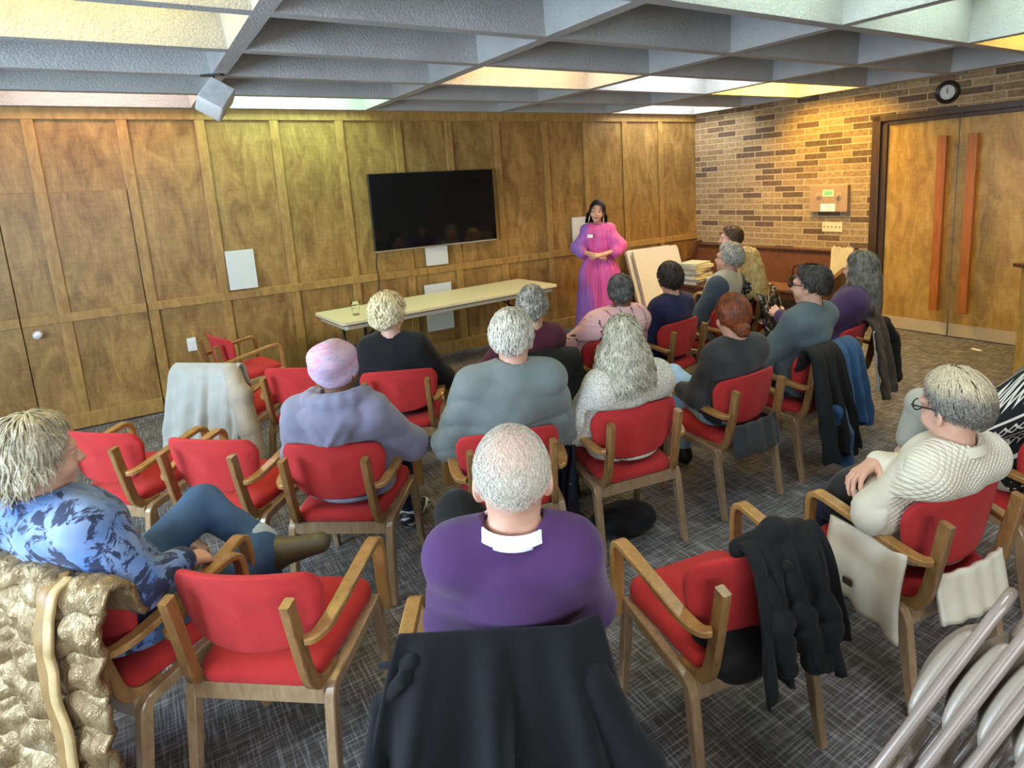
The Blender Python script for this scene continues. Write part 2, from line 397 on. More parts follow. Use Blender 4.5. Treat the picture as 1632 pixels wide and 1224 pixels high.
CH=dict(C0=(-.17,2.40,-55),C1=(.24,2.106,-40),C2=(.66,1.385,-33),C3=(1.435,1.313,-9.7),C4=(2.226,1.116,-8.6),C5=(.71,2.937,-38),
 C6=(.281,3.367,-45),C7=(-.153,3.854,-48),C8=(.45,4.78,-45),C9=(.87,4.36,-40),C10=(1.319,3.845,-28),C11=(.63,5.76,-76),
 C12=(1.339,2.558,-20),C13=(1.957,2.445,-10),C14=(2.684,2.407,0),C15=(3.331,3.586,8),C16=(3.35,2.435,5),C17=(4.02,2.62,14),
 C18=(2.02,3.53,-16),C19=(2.68,3.55,-4),C20=(4.02,3.74,14),C21=(4.56,3.9,22),C23=(3.05,1.12,-4),C24=(5.04,4.5,26))
CL=dict(C0='armchair under the gold puffer jacket, with the man in the blue floral shirt',
 C1='empty red armchair just left of the man in the purple sweater',
 C2='armchair under the long black coat, with the man in the purple sweater',
 C3='empty red armchair with a crumpled black scarf over its backrest',
 C4='red armchair with the person in the quilted cream jacket',
 C5='red armchair with the person in the pink knit hat',
 C6='empty red armchair between the pink hat person and the leftmost empty armchair',
 C7='empty red armchair farthest left, by the carpet in front of the panelling',
 C8='armchair with a pale grey coat hung over its backrest',
 C9='empty red armchair partly hidden by the pink knit hat',
 C10='red armchair with the blond person in the black top',
 C11='empty red armchair turned sideways against the panelled wall',
 C12='red armchair with the broad man in the grey-blue sweater',
 C13='red armchair with the long grey haired person in the white knit sweater',
 C14='red armchair with the red haired person in the charcoal cardigan',
 C15='red armchair with the dark haired person in the navy top',
 C16='armchair with a blue and black jacket hung behind the man in the teal shirt',
 C17='red armchair with a brown padded coat, seen edge-on near the double doors',
 C18='armchair with the person in the maroon top, a black jacket on its back',
 C19='armchair with the person in the pink stitched coat',
 C20='armchair with the man in the pale grey vest',
 C21='armchair with the person in the black and white flowered dress',
 C24='armchair of the brown haired person nearest the brick wall',
 C23='armchair at the right edge of the photo, with the person in the patterned sweater')
proto=make_chair()
def dup(root):
    r=root.copy(); COL.objects.link(r)
    for c in list(root.children):
        d=c.copy(); COL.objects.link(d); d.parent=r
    return r
first=True
for k,(x,y,a) in CH.items():
    o=proto if first else dup(proto); first=False
    o.location=(x,y,0); o.rotation_euler=(0,0,R(a)); tag(o,CL[k],'chair','red bent-wood armchairs')
def cw(k,p):
    """chair-local point -> world"""
    x,y,a=CH[k]; a=R(a); return Vector((x+p[0]*math.cos(a)-p[1]*math.sin(a), y+p[0]*math.sin(a)+p[1]*math.cos(a), p[2]))
# ================================================================ BODIES: signed-distance shapes turned into one continuous mesh
def A(v): return np.asarray(v,dtype=np.float32)
class SDF:
    def __init__(s): s.p=[]
    def rc(s,a,b,ra,rb,k=.02,op='u'):
        a,b=A(a),A(b); m=max(ra,rb); s.p.append(('rc',(a,b-a,ra,rb),np.minimum(a,b)-m,np.maximum(a,b)+m,k,op)); return s
    def chain(s,pts,rs,k=.02):
        for i in range(len(pts)-1): s.rc(pts[i],pts[i+1],rs[i],rs[i+1],k)
        return s
    def ell(s,c,r,M=None,k=.02,op='u'):
        c,r=A(c),A(r); e=r if M is None else np.full(3,r.max(),np.float32)
        s.p.append(('el',(c,r,None if M is None else A(M)),c-e,c+e,k,op)); return s
    def seat(s,k=.025): s.p.append(('seat',None,None,None,k,'c')); return s   # the room the chair's back and pad take
    def cut(s,n,d): s.p.append(('pl',(A(n),d),None,None,0,'c')); return s   # removes n.p > d
    def mesh(s,h,disp=None,smooth=1):
        lo=np.min([p[2] for p in s.p if p[5]=='u'],0)-3*h-.02; hi=np.max([p[3] for p in s.p if p[5]=='u'],0)+3*h+.02
        n=np.ceil((hi-lo)/h).astype(int)+1
        ax=[(lo[i]+h*np.arange(n[i])).astype(np.float32) for i in range(3)]
        F=np.full(n,.2,np.float32)
        for ty,ar,a,b,k,op in s.p:
            if ty=='seat':
                X=ax[0][:,None,None];Y=ax[1][None,:,None];Z=ax[2][None,None,:]
                yb=-.150-.158*(Z-.47)+.05*(X/.215)**2*.8
                d1=-np.maximum(np.maximum((Y-yb)*.98,np.abs(Z-.637)-.141),np.abs(X)-.26)
                d2=-np.maximum(np.maximum(Z-.474-.0*Y,Y-.25),np.abs(X)-.25)
                for d in (d1,d2):
                    hh=np.clip(.5-.5*(d-F)/k,0,1); F=d+(F-d)*hh+k*hh*(1-hh)
                continue
            if ty=='pl':
                q=ar[0][0]*ax[0][:,None,None]+ar[0][1]*ax[1][None,:,None]+ar[0][2]*ax[2][None,None,:]-ar[1]
                np.maximum(F,q,out=F); continue
            m=k+3*h; sl=[]
            for i in range(3):
                i0=max(0,int((a[i]-m-lo[i])/h)); i1=min(n[i],int((b[i]+m-lo[i])/h)+2); sl.append(slice(i0,max(i1,i0)))
            sl=tuple(sl); X=ax[0][sl[0]][:,None,None];Y=ax[1][sl[1]][None,:,None];Z=ax[2][sl[2]][None,None,:]
            if ty=='rc':
                p,ba,ra,rb=ar; l2=float(ba@ba)+1e-12; px,py,pz=X-p[0],Y-p[1],Z-p[2]
                t=np.clip((px*ba[0]+py*ba[1]+pz*ba[2])/l2,0,1)
                d=np.sqrt((px-t*ba[0])**2+(py-t*ba[1])**2+(pz-t*ba[2])**2)-(ra+(rb-ra)*t)
            else:
                c,r,M=ar; px,py,pz=X-c[0],Y-c[1],Z-c[2]
                if M is not None: px,py,pz=[px*M[0][j]+py*M[1][j]+pz*M[2][j] for j in range(3)]
                k0=np.sqrt((px/r[0])**2+(py/r[1])**2+(pz/r[2])**2); k1=np.sqrt((px/r[0]**2)**2+(py/r[1]**2)**2+(pz/r[2]**2)**2)+1e-9
                d=k0*(k0-1)/k1
            G=F[sl]
            if op=='u':
                if k>0:
                    hh=np.clip(.5+.5*(d-G)/k,0,1); F[sl]=d+(G-d)*hh-k*hh*(1-hh)
                else: F[sl]=np.minimum(G,d)
            else:
                d=-d
                if k>0:
                    hh=np.clip(.5-.5*(d-G)/k,0,1); F[sl]=d+(G-d)*hh+k*hh*(1-hh)
                else: F[sl]=np.maximum(G,d)
        if disp is not None: F+=disp(ax[0][:,None,None],ax[1][None,:,None],ax[2][None,None,:])
        return nets(F,lo,h)
def nets(F,lo,h):
    n=np.array(F.shape); I=F<0
    c=I[:-1,:-1,:-1].astype(np.int8)
    cnt=sum(I[i:n[0]-1+i,j:n[1]-1+j,k:n[2]-1+k].astype(np.int8) for i in(0,1) for j in(0,1) for k in(0,1))
    act=(cnt>0)&(cnt<8); ids=np.full(act.shape,-1,np.int32); ii=np.argwhere(act); ids[act]=np.arange(len(ii))
    acc=np.zeros((len(ii),3),np.float32); num=np.zeros((len(ii),1),np.float32)
    cor=[(i,j,k) for i in(0,1) for j in(0,1) for k in(0,1)]
    val={q:F[ii[:,0]+q[0],ii[:,1]+q[1],ii[:,2]+q[2]] for q in cor}
    for q in cor:
        for d in range(3):
            if q[d]==0:
                r=list(q); r[d]=1; r=tuple(r); f0,f1=val[q],val[r]; m=(f0<0)!=(f1<0)
                t=np.where(m,f0/np.where(m,f0-f1,1),0); p=np.tile(A(q),(len(ii),1)); p[:,d]+=t
                acc+=p*m[:,None]; num+=m[:,None]
    V=lo+h*(ii+acc/num)
    Q=[]
    for d in range(3):
        e=[(1,2),(2,0),(0,1)][d]
        s0=[slice(1,-1)]*3; s0[d]=slice(0,n[d]-1); s1=list(s0); s1[d]=slice(1,n[d])
        a=I[tuple(s0)];b=I[tuple(s1)]
        for flip,m in ((0,a&~b),(1,~a&b)):
            w=np.argwhere(m)
            if len(w)==0: continue
            for x in range(3):
                if x!=d: w[:,x]+=1
            def g(o1,o2):
                u=w.copy(); u[:,e[0]]-=o1; u[:,e[1]]-=o2; return ids[u[:,0],u[:,1],u[:,2]]
            q=np.stack([g(1,1),g(0,1),g(0,0),g(1,0)],1)
            Q.append(q[:,::-1] if flip else q)
    Q=np.concatenate(Q); Q=Q[(Q>=0).all(1)]
    return V,Q
def join(parts):
    V=[];Q=[];b=0
    for v,q in parts: V.append(v); Q.append(q+b); b+=len(v)
    return np.concatenate(V),np.concatenate(Q)
def wrinkle(amp,f=34,seed=0,fold=.6):
    """soft garment folds"""
    def d(X,Y,Z):
        wx=.06*np.sin(5.1*X+3*Y+seed)+.035*np.sin(11*Y-8*X+2*seed+4*Z)
        a=np.abs(np.sin(.55*f*(Z+wx)))**.6-.6; m=.35+.65*np.sin(4.3*X+5*Y+6*Z+1.7*seed)**2
        b=np.abs(np.sin(.34*f*(X*.75+Y*.8-Z*.55+.05*np.sin(9*Z+seed)+.03*np.sin(14*X))))**.6-.6; n=.3+.7*np.sin(3.7*Z-4*X+seed)**2
        return (-amp*1.5*(a*m+fold*b*n)).astype(np.float32)
    return d
def rotm(yaw=0,pitch=0,roll=0):
    return np.array(Matrix.Rotation(R(yaw),3,'Z')@Matrix.Rotation(R(pitch),3,'X')@Matrix.Rotation(R(roll),3,'Y'))
# ---------------------------------------------------------------- head (x right, y face, z up)
def head(S,c,M,s=1,k=.018,ears=True,face=True,wide=1.0):
    c=A(c); P=lambda x,y,z:c+M@(A((x*wide,y,z))*s)
    E=lambda p,r,kk=k,op='u',MM=None:S.ell(P(*p),A(r)*s*A((wide,1,1)),M if MM is None else MM,kk,op)
    E((0,-.014,.02),(.073,.095,.096)); E((0,.022,-.045),(.057,.066,.074),.03); E((0,.066,-.098),(.024,.02,.02),.025)
    if face:
        for q in(1,-1):
            E((q*.036,.055,-.04),(.03,.03,.028),.02); S.rc(P(q*.012,.083,.022),P(q*.045,.074,.02),.012*s,.01*s,.015)
            E((q*.031,.098,.002),(.016,.014,.011),.01,'s'); E((q*.031,.075,.0),(.0125,.0125,.0125),.002)
            E((q*.012,.094,-.036),(.009,.01,.008),.008)
        S.rc(P(0,.086,.006),P(0,.108,-.034),.009*s,.0115*s,.01)
        E((0,.086,-.064),(.022,.013,.0075),.006); E((0,.083,-.077),(.02,.012,.008),.006)
    if ears:
        for q in(1,-1):
            Me=M@np.array(Matrix.Rotation(R(q*22),3,'Z'))
            E((q*.076,-.008,-.012),(.009,.02,.033),.006,'u',Me); E((q*.086,-.004,-.008),(.006,.01,.018),.006,'s',Me)
            E((q*.073,-.002,-.04),(.008,.009,.011),.008)
    return P
# ---------------------------------------------------------------- hand
def hand(S,w,d,n,side,curl=(25,40,30),spread=6,thumb=25,s=1.0,grip=0):
    """w wrist, d towards the fingertips, n out of the back of the hand, side +1 right hand"""
    w=A(w); d=A(d)/np.linalg.norm(d); n=A(n)-d*(A(n)@d); n=n/np.linalg.norm(n); t=np.cross(d,n)*-side   # t: towards the thumb
    S.rc(w-d*.02*s,w+d*.012*s,.027*s,.024*s,.01)
    kn=[(.030,.088),(.010,.094),(-.010,.090),(-.028,.081)]; ln=[(.042,.026,.021),(.046,.030,.022),(.043,.028,.021),(.033,.021,.019)]
    for i,(o,l) in enumerate(kn):
        k0=w+(d*l+t*o-n*.003)*s; S.rc(w+(d*.012+t*o*.55)*s,k0,.0145*s,.0112*s,.014)
        a=0; p=k0; r=.0098 if i<3 else .0085
        for j,L in enumerate(ln[i]):
            a+=R(curl[j]+grip*(i-1.5)*3); sp=R(spread*(1.4-i))*(1-.4*j)
            q=p+(d*math.cos(a)-n*math.sin(a)+t*math.sin(sp)*math.cos(a))*L*s
            S.rc(p,q,r*s,(r-.0007)*s,.003); r-=.0008; p=q
    b=w+(d*.02+t*.022-n*.008)*s; a=R(thumb)
    q=b+(d*.62+t*.75*math.cos(a)-n*(.35+.4*math.sin(a)))*.043*s; S.rc(w+(d*.01+t*.012)*s,b,.018*s,.016*s,.012); S.rc(b,q,.0145*s,.0118*s,.008)
    q2=q+(d*.86+t*.25-n*.35)*.033*s; S.rc(q,q2,.0115*s,.0105*s,.004); q3=q2+(d*.92-t*.05-n*.4)*.026*s; S.rc(q2,q3,.0104*s,.0085*s,.003)
# ---------------------------------------------------------------- hair: scalp shell plus strands running down from the crown
def hair(name,c,M,mat,parent,lim=(50,60,88,104,128),vol=.012,L=0,n=700,span=60,wave=.004,seed=1,r=.0016,bald=0,part=0,flare=.02,scale=1,wide=1.0,shag=.006,cap=1,curl=9):
    rg=np.random.RandomState(seed); c=A(c)
    PH=np.radians([0,45,75,95,180]); cc=A((0,-.014,.02))
    rad=A((.0745*wide,.098,.098))+vol*A((.9,1,1))
    def lim_at(ph): return np.interp(np.abs((ph+PI)%(2*PI)-PI),PH,np.radians(lim))
    def pos(th,ph,off):
        """th may run past the limit: the rest hangs"""
        t0=np.minimum(th,R(100) if L>0 else 9); ex=np.maximum(th-t0,0)*.1
        dx=np.stack([np.sin(t0)*np.sin(ph),np.sin(t0)*np.cos(ph),np.cos(t0)],-1)
        p=cc+dx*(rad+off[...,None])
        back_=.5-.5*np.cos(ph)
        p[...,2]-=ex; f=np.minimum(ex*flare*8,.03)+ex*flare
        p[...,0]+=np.sin(ph)*f*.8; p[...,1]+=np.cos(ph)*f*.5-ex*.10*(ph*0+1)*(1-back_)
        return p
    hang=lambda ph: np.where(np.abs((ph+PI)%(2*PI)-PI)>R(58),L/.1*np.clip((np.abs((ph+PI)%(2*PI)-PI)-R(58))/R(20),.35,1),0) if L>0 else 0*ph
    nph,ns=64,22
    ph=np.linspace(-PI,PI,nph,endpoint=False)[:,None]; s=np.linspace(0,1,ns)[None,:]
    tot=lim_at(ph)+hang(ph); th=bald+(tot-bald)*s; th=np.broadcast_to(th,(nph,ns)); phb=np.broadcast_to(ph,(nph,ns))
    off=-.004*cap+cap*(.003*np.sin(phb*11+th*3+seed)+.0025*np.sin(phb*23+th*5))-.016*np.clip((s-.9)/.1,0,1)*(0 if L else 1)
    V=pos(th,phb+.0,off).reshape(-1,3)
    ix=np.arange(nph*ns).reshape(nph,ns); a=ix[:,:-1];b=ix[:,1:]; a2=np.roll(ix,-1,0)[:,:-1]; b2=np.roll(ix,-1,0)[:,1:]
    Q=np.stack([a,b,b2,a2],-1).reshape(-1,4)
    # strands
    m=9 if n>20 else 3; p0=rg.uniform(-PI,PI,n)
    if part: p0=np.where(np.abs(p0)<R(14),p0+np.sign(p0)*.25,p0)
    l=lim_at(p0)+(hang(p0) if L>0 else 0); t0=bald+(l-bald)*(rg.uniform(0,1,n)**.7)*.93
    t1=np.minimum(t0+R(span)*rg.uniform(.5,1.2,n)+(L/.1 if L else 0)*rg.uniform(.3,1,n),l*1.03+rg.uniform(-.02,.07,n)*(6 if L else 1))
    u=np.linspace(0,1,m)[None,:]; th=t0[:,None]+(t1-t0)[:,None]*u
    pw=p0[:,None]+rg.uniform(-.25,.25,n)[:,None]*u+wave*8*np.sin(th*curl+rg.uniform(0,6,n)[:,None])
    off=rg.uniform(-.001,shag,n)[:,None]*np.sin(PI*np.clip(u*.9+.1,0,1))+wave*.6*np.sin(th*curl*1.3+rg.uniform(0,6,n)[:,None])+.002
    Pn=pos(th,pw,off); T=np.gradient(Pn,axis=1); T/=np.linalg.norm(T,axis=-1,keepdims=True)+1e-9
    N=Pn-cc; N[...,2]*=.6; N/=np.linalg.norm(N,axis=-1,keepdims=True); B=np.cross(T,N); B/=np.linalg.norm(B,axis=-1,keepdims=True)+1e-9
    rr=(r*(1-.75*u**2)*rg.uniform(.7,1.5,n)[:,None])[...,None]
    W=np.stack([Pn+B*rr*1.6,Pn+N*rr*.9,Pn-B*rr*1.6],2)
    base=len(V); ix=base+np.arange(n*m*3).reshape(n,m,3)
    qs=[np.stack([ix[:,:-1,k],ix[:,:-1,k+1],ix[:,1:,k+1],ix[:,1:,k]],-1).reshape(-1,4) for k in range(2)]
    V=np.concatenate([V,W.reshape(-1,3)]); Q=np.concatenate([Q]+qs)
    V=(V*scale)@M.T+c
    return mesh_obj(name,V,Q,mat,parent,True)
def hairmat(name,c1,c2,c3=None,rough=.5):
    t=NT(name); a=t.noise(t.map((1,1,1)),22,3); b=t.noise(t.map((1,1,1)),150,2)
    f=t.math('ADD',t.math('MULTIPLY',a,.6),t.math('MULTIPLY',b,.4))
    st=[(.36,c1),(.56,c2)]+([(.68,c3)] if c3 else [])
    return t.out(t.ramp(f,st),rough,b,.4,.003,Specular_IOR_Level=.35)
def skinmat(name,c):
    t=NT(name); a=t.noise(t.map(),26,4); m=t.n('Mapping',{'Vector':t.tc.outputs['Object'],'Location':(0,0,0)})
    return t.out(t.ramp(a,[(.3,(c[0]*.93,c[1]*.82,c[2]*.78)),(.7,c)]),.48,t.noise(t.map(),350,2),.12,.002,Subsurface_Weight=.12,Subsurface_Radius=(.02,.008,.004),Subsurface_Scale=.3)
SK=skinmat('skin_fair',(.66,.40,.29)); SK2=skinmat('skin_tan',(.50,.28,.18)); SKD=skinmat('skin_brown',(.20,.095,.055))
def limb_pts(a,b,c): return [A(a),A(b),A(c)]
def person(P):
    """seated figure in the frame of its chair"""
    g=P.get; x,y,a=P['chair']; root=thing('person',P['label'],'person',(x,y,0),a,'seated audience')
    hx,hy,hz=P['head']; bw=g('bw',1.0); bd=g('bd',1.0); fr=g('fine',.011)*.82; tx=g('tx',hx*.6)
    M=rotm(*g('look',(0,0,0))); hs=g('hs',1.0); skin=g('skin',SK)
    nb=A((tx*.4+hx*.6,hy-.014+g('nbo',0),hz-.138+g('nz',0))); zs=nb[2]-.034+g('zs',0); cy=g('cy',-.085)
    sw=.150*bw
    sh={s:A((tx+s*sw,nb[1]+.006+g('shy',0),zs-.035)) for s in(1,-1)}
    arms=g('arms') or {1:((.235,-.02,.655),(.09,.21,.60)),-1:((-.235,-.02,.655),(-.09,.21,.60))}
    legs=g('legs') or {1:((.10,.40,.50),(.11,.44,.10),(.13,.62,.035)),-1:((-.10,.40,.50),(-.11,.42,.10),(-.13,.60,.035))}
    def torso(S,e=0,low=True):
        S.ell((tx*.25,-.055,.535),A((.175*bw,.135*bd,.11))+e,None,.05)
        S.ell((tx*.5,-.06*bd,.65),A((.158*bw,.125*bd,.14))+e,None,.07)
        S.ell((tx,(cy+nb[1])/2+.012,zs-.12),A((.152*bw,.112*bd,.165))+e,None,.06)
        S.ell((tx,nb[1]+.008,zs-.04),A((.14*bw,.075*bd,.06))+e,None,.05)
        for s in(1,-1):
            S.rc(nb+A((s*.03,-.004,.0)),sh[s]+A((-s*.012,0,.014)),.042+e,.044+e,.04)
    def arm(S,s,e=0,t0=0.,t1=1.,kk=.045):
        el,wr=map(A,arms[s]); S.rc(sh[s],el,.05*g('aw',1)+e,.042*g('aw',1)+e,kk)
        w2=el+(wr-el)*t1; S.rc(el,w2,.043*g('aw',1)+e,(.043-.016*t1)*g('aw',1)+e*(1-.3*t1),.03)
    def leg(S,s,e=0,t1=1.,ee=None):
        kn,an,to=map(A,legs[s]); ee=e if ee is None else ee; lw=g('lw',1)
        S.rc((s*.09*bw,-.04,.515),kn,.088*lw+e,.062*lw+e,.045)
        a2=kn+(an-kn)*t1; S.rc(kn,a2,.06*lw+e,(.06-.02*t1)*lw+ee,.03)
    # --- body
    S=SDF(); torso(S,-.014)
    for s in(1,-1):
        arm(S,s,-.006); leg(S,s,-.006); kn,an,to=map(A,legs[s]); S.rc(an,an+(to-an)*.35,.036,.034,.02); S.rc(an,to,.03,.028,.02)
    nk=A((hx,hy-.012,hz-.06)); nbr=g('neck',.056)
    S.rc(nb+A((0,0,-.03)),nk,nbr+.004,nbr-.003,.03)
    S.seat(); parts=[S.mesh(.010)]
    S=SDF(); S.rc(nb+A((0,0,-.05)),nk,nbr+.004,nbr-.003,.02); head(S,(hx,hy,hz),M,hs,face=g('face',True),wide=g('wide',1.0)); S.cut((0,0,-1),-(nb[2]-.04))
    parts.append(S.mesh(g('hfine',.0055)))
    for s,h in (g('hands') or {}).items():
        S=SDF(); el,wr=map(A,arms[s]); d=wr-el; d=d/np.linalg.norm(d)
        S.rc(wr-d*.09,wr,.031,.026,.02); hand(S,wr+d*.005,h.get('d',d),h.get('n',(0,0,1)),s,h.get('curl',(30,45,30)),s=h.get('s',1)); S.cut(-d,-((wr-d*.075)@d))
        parts.append(S.mesh(h.get('fine',.005)))
    for s in (1,-1):
        if s not in (g('hands') or {}) and g('hide',0)==0:
            S=SDF(); el,wr=map(A,arms[s]); d=wr-el; d=d/np.linalg.norm(d); hand(S,wr,d+A((0,0,-.2)),(0,0,1),s,(30,40,30)); parts.append(S.mesh(.006))
    V,Q=join(parts); mesh_obj('body',V,Q,skin,root,True)
    # --- hair
    if g('hair'):
        hd=dict(g('hair')); hair('hair',(hx,hy,hz),M,hd.pop('mat'),root,scale=hs,wide=g('wide',1.0),**hd)
    # --- trousers / skirt
    b=P['bottom']; S=SDF(); S.ell((tx*.25,-.055,.53),A((.182*bw,.142*bd,.115)),None,.05); S.ell((tx*.4,-.055,.62),A((.168*bw,.13*bd,.10)),None,.05)
    for s in(1,-1): leg(S,s,.008,b.get('len',.93),.014)
    S.seat()
    V,Q=S.mesh(max(fr,.009),wrinkle(.004,40,g('seed',1))); o=mesh_obj(b.get('name','trousers'),V,Q,b['mat'],root,True)
    if b.get('cuff'):
        c=SDF()
        for s in(1,-1):
            kn,an,to=map(A,legs[s]); p=kn+(an-kn)*b['len']; q=kn+(an-kn)*(b['len']-.09); c.rc(p,q,.066,.066,.0)
        V,Q=c.mesh(.009); mesh_obj('cuff',V,Q,b['cuff'],o,True)
    # --- shoes
    sm=P['shoes']
    for s in(1,-1):
        kn,an,to=map(A,legs[s]); S=SDF(); ax=(to-an); up=A((0,0,1)) if abs(an[2]-.1)<.06 else (kn-an)/np.linalg.norm(kn-an)
        hl=an-up*.055-ax/np.linalg.norm(ax)*.03; S.rc(hl,to-up*.0,.04,.034,.02); S.rc(hl,an+(to-an)*.2,.042,.042,.03); S.rc(an-up*.015,to-up*.005,.052,.036,.02); S.rc(an-up*.03,an+up*g('boot',.0),.045,.05,.03)
        if abs(an[2]-.1)<.06: S.cut((0,0,-1),-.004)
        V,Q=S.mesh(.008); mesh_obj('shoe',V,Q,sm,root,True)
    # --- top garment
    t=P['top']; e=t.get('e',.012); S=SDF(); torso(S,e)
    for s in(1,-1): arm(S,s,e+t.get('se',0),0,t.get('sleeve',.95),t.get('ak',.075))
    for f in t.get('extra',[]): f(S,locals())
    S.cut((0,0,-1),-t.get('hem',.46)); S.seat()
    S.rc(nb+A((0,.0,-.012+t.get('neckz',0))),A((hx,hy-.005,hz-.02)),nbr+.006+t.get('nr',0),nbr+.02+t.get('nr',0),.008,'s')
    V,Q=S.mesh(fr,wrinkle(t.get('wr',.0045),t.get('wf',34),g('seed',1),t.get('fold',.6))); o=mesh_obj(t.get('name','sweater'),V,Q,t['mat'],root,True)
    if t.get('collar'):
        ring('collar',nb+A((0,.0,.0)),nbr+.012,t.get('ch',.04),t['collar'],o,nk-nb)
    v=P.get('vest')
    if v:
        S=SDF(); torso(S,v.get('e',.024))
        for s in (1,-1):
            S.ell(sh[s]+A((s*.035,0,-.02)),(.06,.085,.10),None,.012,'s')
        S.cut((0,0,-1),-.47); S.seat(); S.rc(nb+A((0,.02,-.02)),nk,nbr+.02,nbr+.02,.01,'s')
        V,Q=S.mesh(fr,wrinkle(.003,26,2)); mesh_obj(v['name'],V,Q,v['mat'],root,True)
    P['root']=root; P['M']=M; P['nb']=nb; P['sh']=sh
    return root
def ring(name,c,r,h,mat,parent,ax,flare=.25,n=28,gap=0):
    """shirt collar: folded band around the neck"""
    ax=Vector(ax).normalized(); u=ax.orthogonal().normalized(); w=ax.cross(u); rows=[]
    prof=[(r+.008,-.014),(r+.004,h*.4),(r+.003,h*.9),(r+.006,h),(r+.010,h*.95),(r+.015,h*.5),(r+.02,.0)]
    for q,z in prof:
        rows.append([tuple(Vector(c)+u*(q*math.cos(2*PI*i/n))+w*(q*math.sin(2*PI*i/n))+ax*z) for i in range(n)])
    return MB().grid(rows,True).obj(name,mat,parent,True)
def lens_frames(P,mat,wide=.062,name='glasses'):
    M=P['M']; c=A(P['head']); root=P['root']; mb=MB(); hs=P.get('hs',1)
    g=lambda x,y,z: tuple(c+M@(A((x,y,z))*hs))
    for s in(1,-1):
        pts=[g(s*.033+.024*math.cos(2*PI*i/16),.104-.004*abs(math.cos(2*PI*i/16)),.0+.018*math.sin(2*PI*i/16)) for i in range(17)]
        mb.tube(pts,.0024,6); mb.tube([g(s*.057,.1,.006),g(s*.078,.085,.008),g(s*.083,.0,.004),g(s*.082,-.02,-.008)],.0028,6)
    mb.tube([g(-.01,.106,.004),g(0,.109,.006),g(.01,.106,.004)],.0022,6)
    return mb.obj(name,mat,root,True)
# ================================================================ PEOPLE
def floral_mat():
    t=NT('blue_floral_cotton'); v=t.map()
    b=t.ramp(t.noise(v,7,3),[(.35,srgb('4a72b4')),(.55,srgb('6d87b2')),(.7,srgb('869dc2'))])
    n=t.noise(v,11,6,.72,1.4); m=t.noise(t.map((1,1,1.5)),6,2)
    d=t.ramp(t.math('ADD',t.math('MULTIPLY',n,.7),t.math('MULTIPLY',m,.3)),[(.50,(0,0,0)),(.53,(1,1,1))])
    c=t.mix(d,b,srgb('1b2748'))
    return t.out(c,.8,t.noise(v,200,2),.15,.003,Sheen_Weight=.1)
def knit_mat():
    t=NT('white_open_knit'); v=t.n('TexVoronoi',{'Vector':t.map((1,1,1.25)),'Scale':120.0}).outputs[0]; n=t.noise(t.map(),8,2)
    c=t.mix(t.ramp(v,[(.25,(0,0,0)),(.75,(1,1,1))]),srgb('dad7cb'),srgb('aeaa9d'))
    return t.out(c,.95,t.math('MULTIPLY',v,-1),.5,.006)
def quilt_mat():
    t=NT('cream_quilted_nylon'); s=t.sep(t.tc.outputs['Object']); k=150
    a=t.math('ABSOLUTE',t.math('SINE',t.math('MULTIPLY',t.math('ADD',s[0],s[2]),k))); b=t.math('ABSOLUTE',t.math('SINE',t.math('MULTIPLY',t.math('SUBTRACT',s[0],s[2]),k)))
    h=t.math('POWER',t.math('MULTIPLY',a,b),.5)
    up=t.ramp(t.math('ADD',s[2],0),[(.62,(0,0,0)),(.66,(1,1,1))]); bk=t.ramp(t.math('MULTIPLY',s[1],-1),[(.12,(0,0,0)),(.15,(1,1,1))])
    h=t.math('MULTIPLY',h,t.math('MULTIPLY',up,bk))
    c=t.ramp(t.noise(t.tc.outputs['Object'],6,3),[(.35,srgb('cfc6ac')),(.65,srgb('dcd8c6'))])
    return t.out(c,.7,h,.55,.012)
def pinkcoat_mat():
    t=NT('pink_stitched_coat'); s=t.sep(t.tc.outputs['Object']); n=t.noise(t.map(),16,3)
    w=t.math('ADD',t.math('ADD',s[0],t.math('MULTIPLY',s[1],.5)),t.math('MULTIPLY',n,.06))
    l=t.math('ABSOLUTE',t.math('SUBTRACT',t.math('FRACT',t.math('MULTIPLY',w,11)),.5)); dash=t.noise(t.map((1,1,60)),1,1)
    m=t.math('MULTIPLY',t.math('LESS_THAN',l,.055),t.math('GREATER_THAN',dash,.42))
    z=t.math('LESS_THAN',t.math('ABSOLUTE',t.math('SUBTRACT',t.math('FRACT',t.math('MULTIPLY',t.math('ADD',s[2],t.math('MULTIPLY',n,.08)),6)),.5)),.03)
    c=t.mix(m,srgb('d8adb0'),srgb('5a3f4a')); c=t.mix(t.math('MULTIPLY',z,.6),c,srgb('b58a90'))
    return t.out(c,.8,n,.4,.01)
def mono_floral():
    t=NT('black_white_floral'); n=t.noise(t.map(),17,5,.7,1); return t.out(t.ramp(n,[(.54,srgb('0d0c10')),(.565,srgb('b9b0ab'))]),.8)
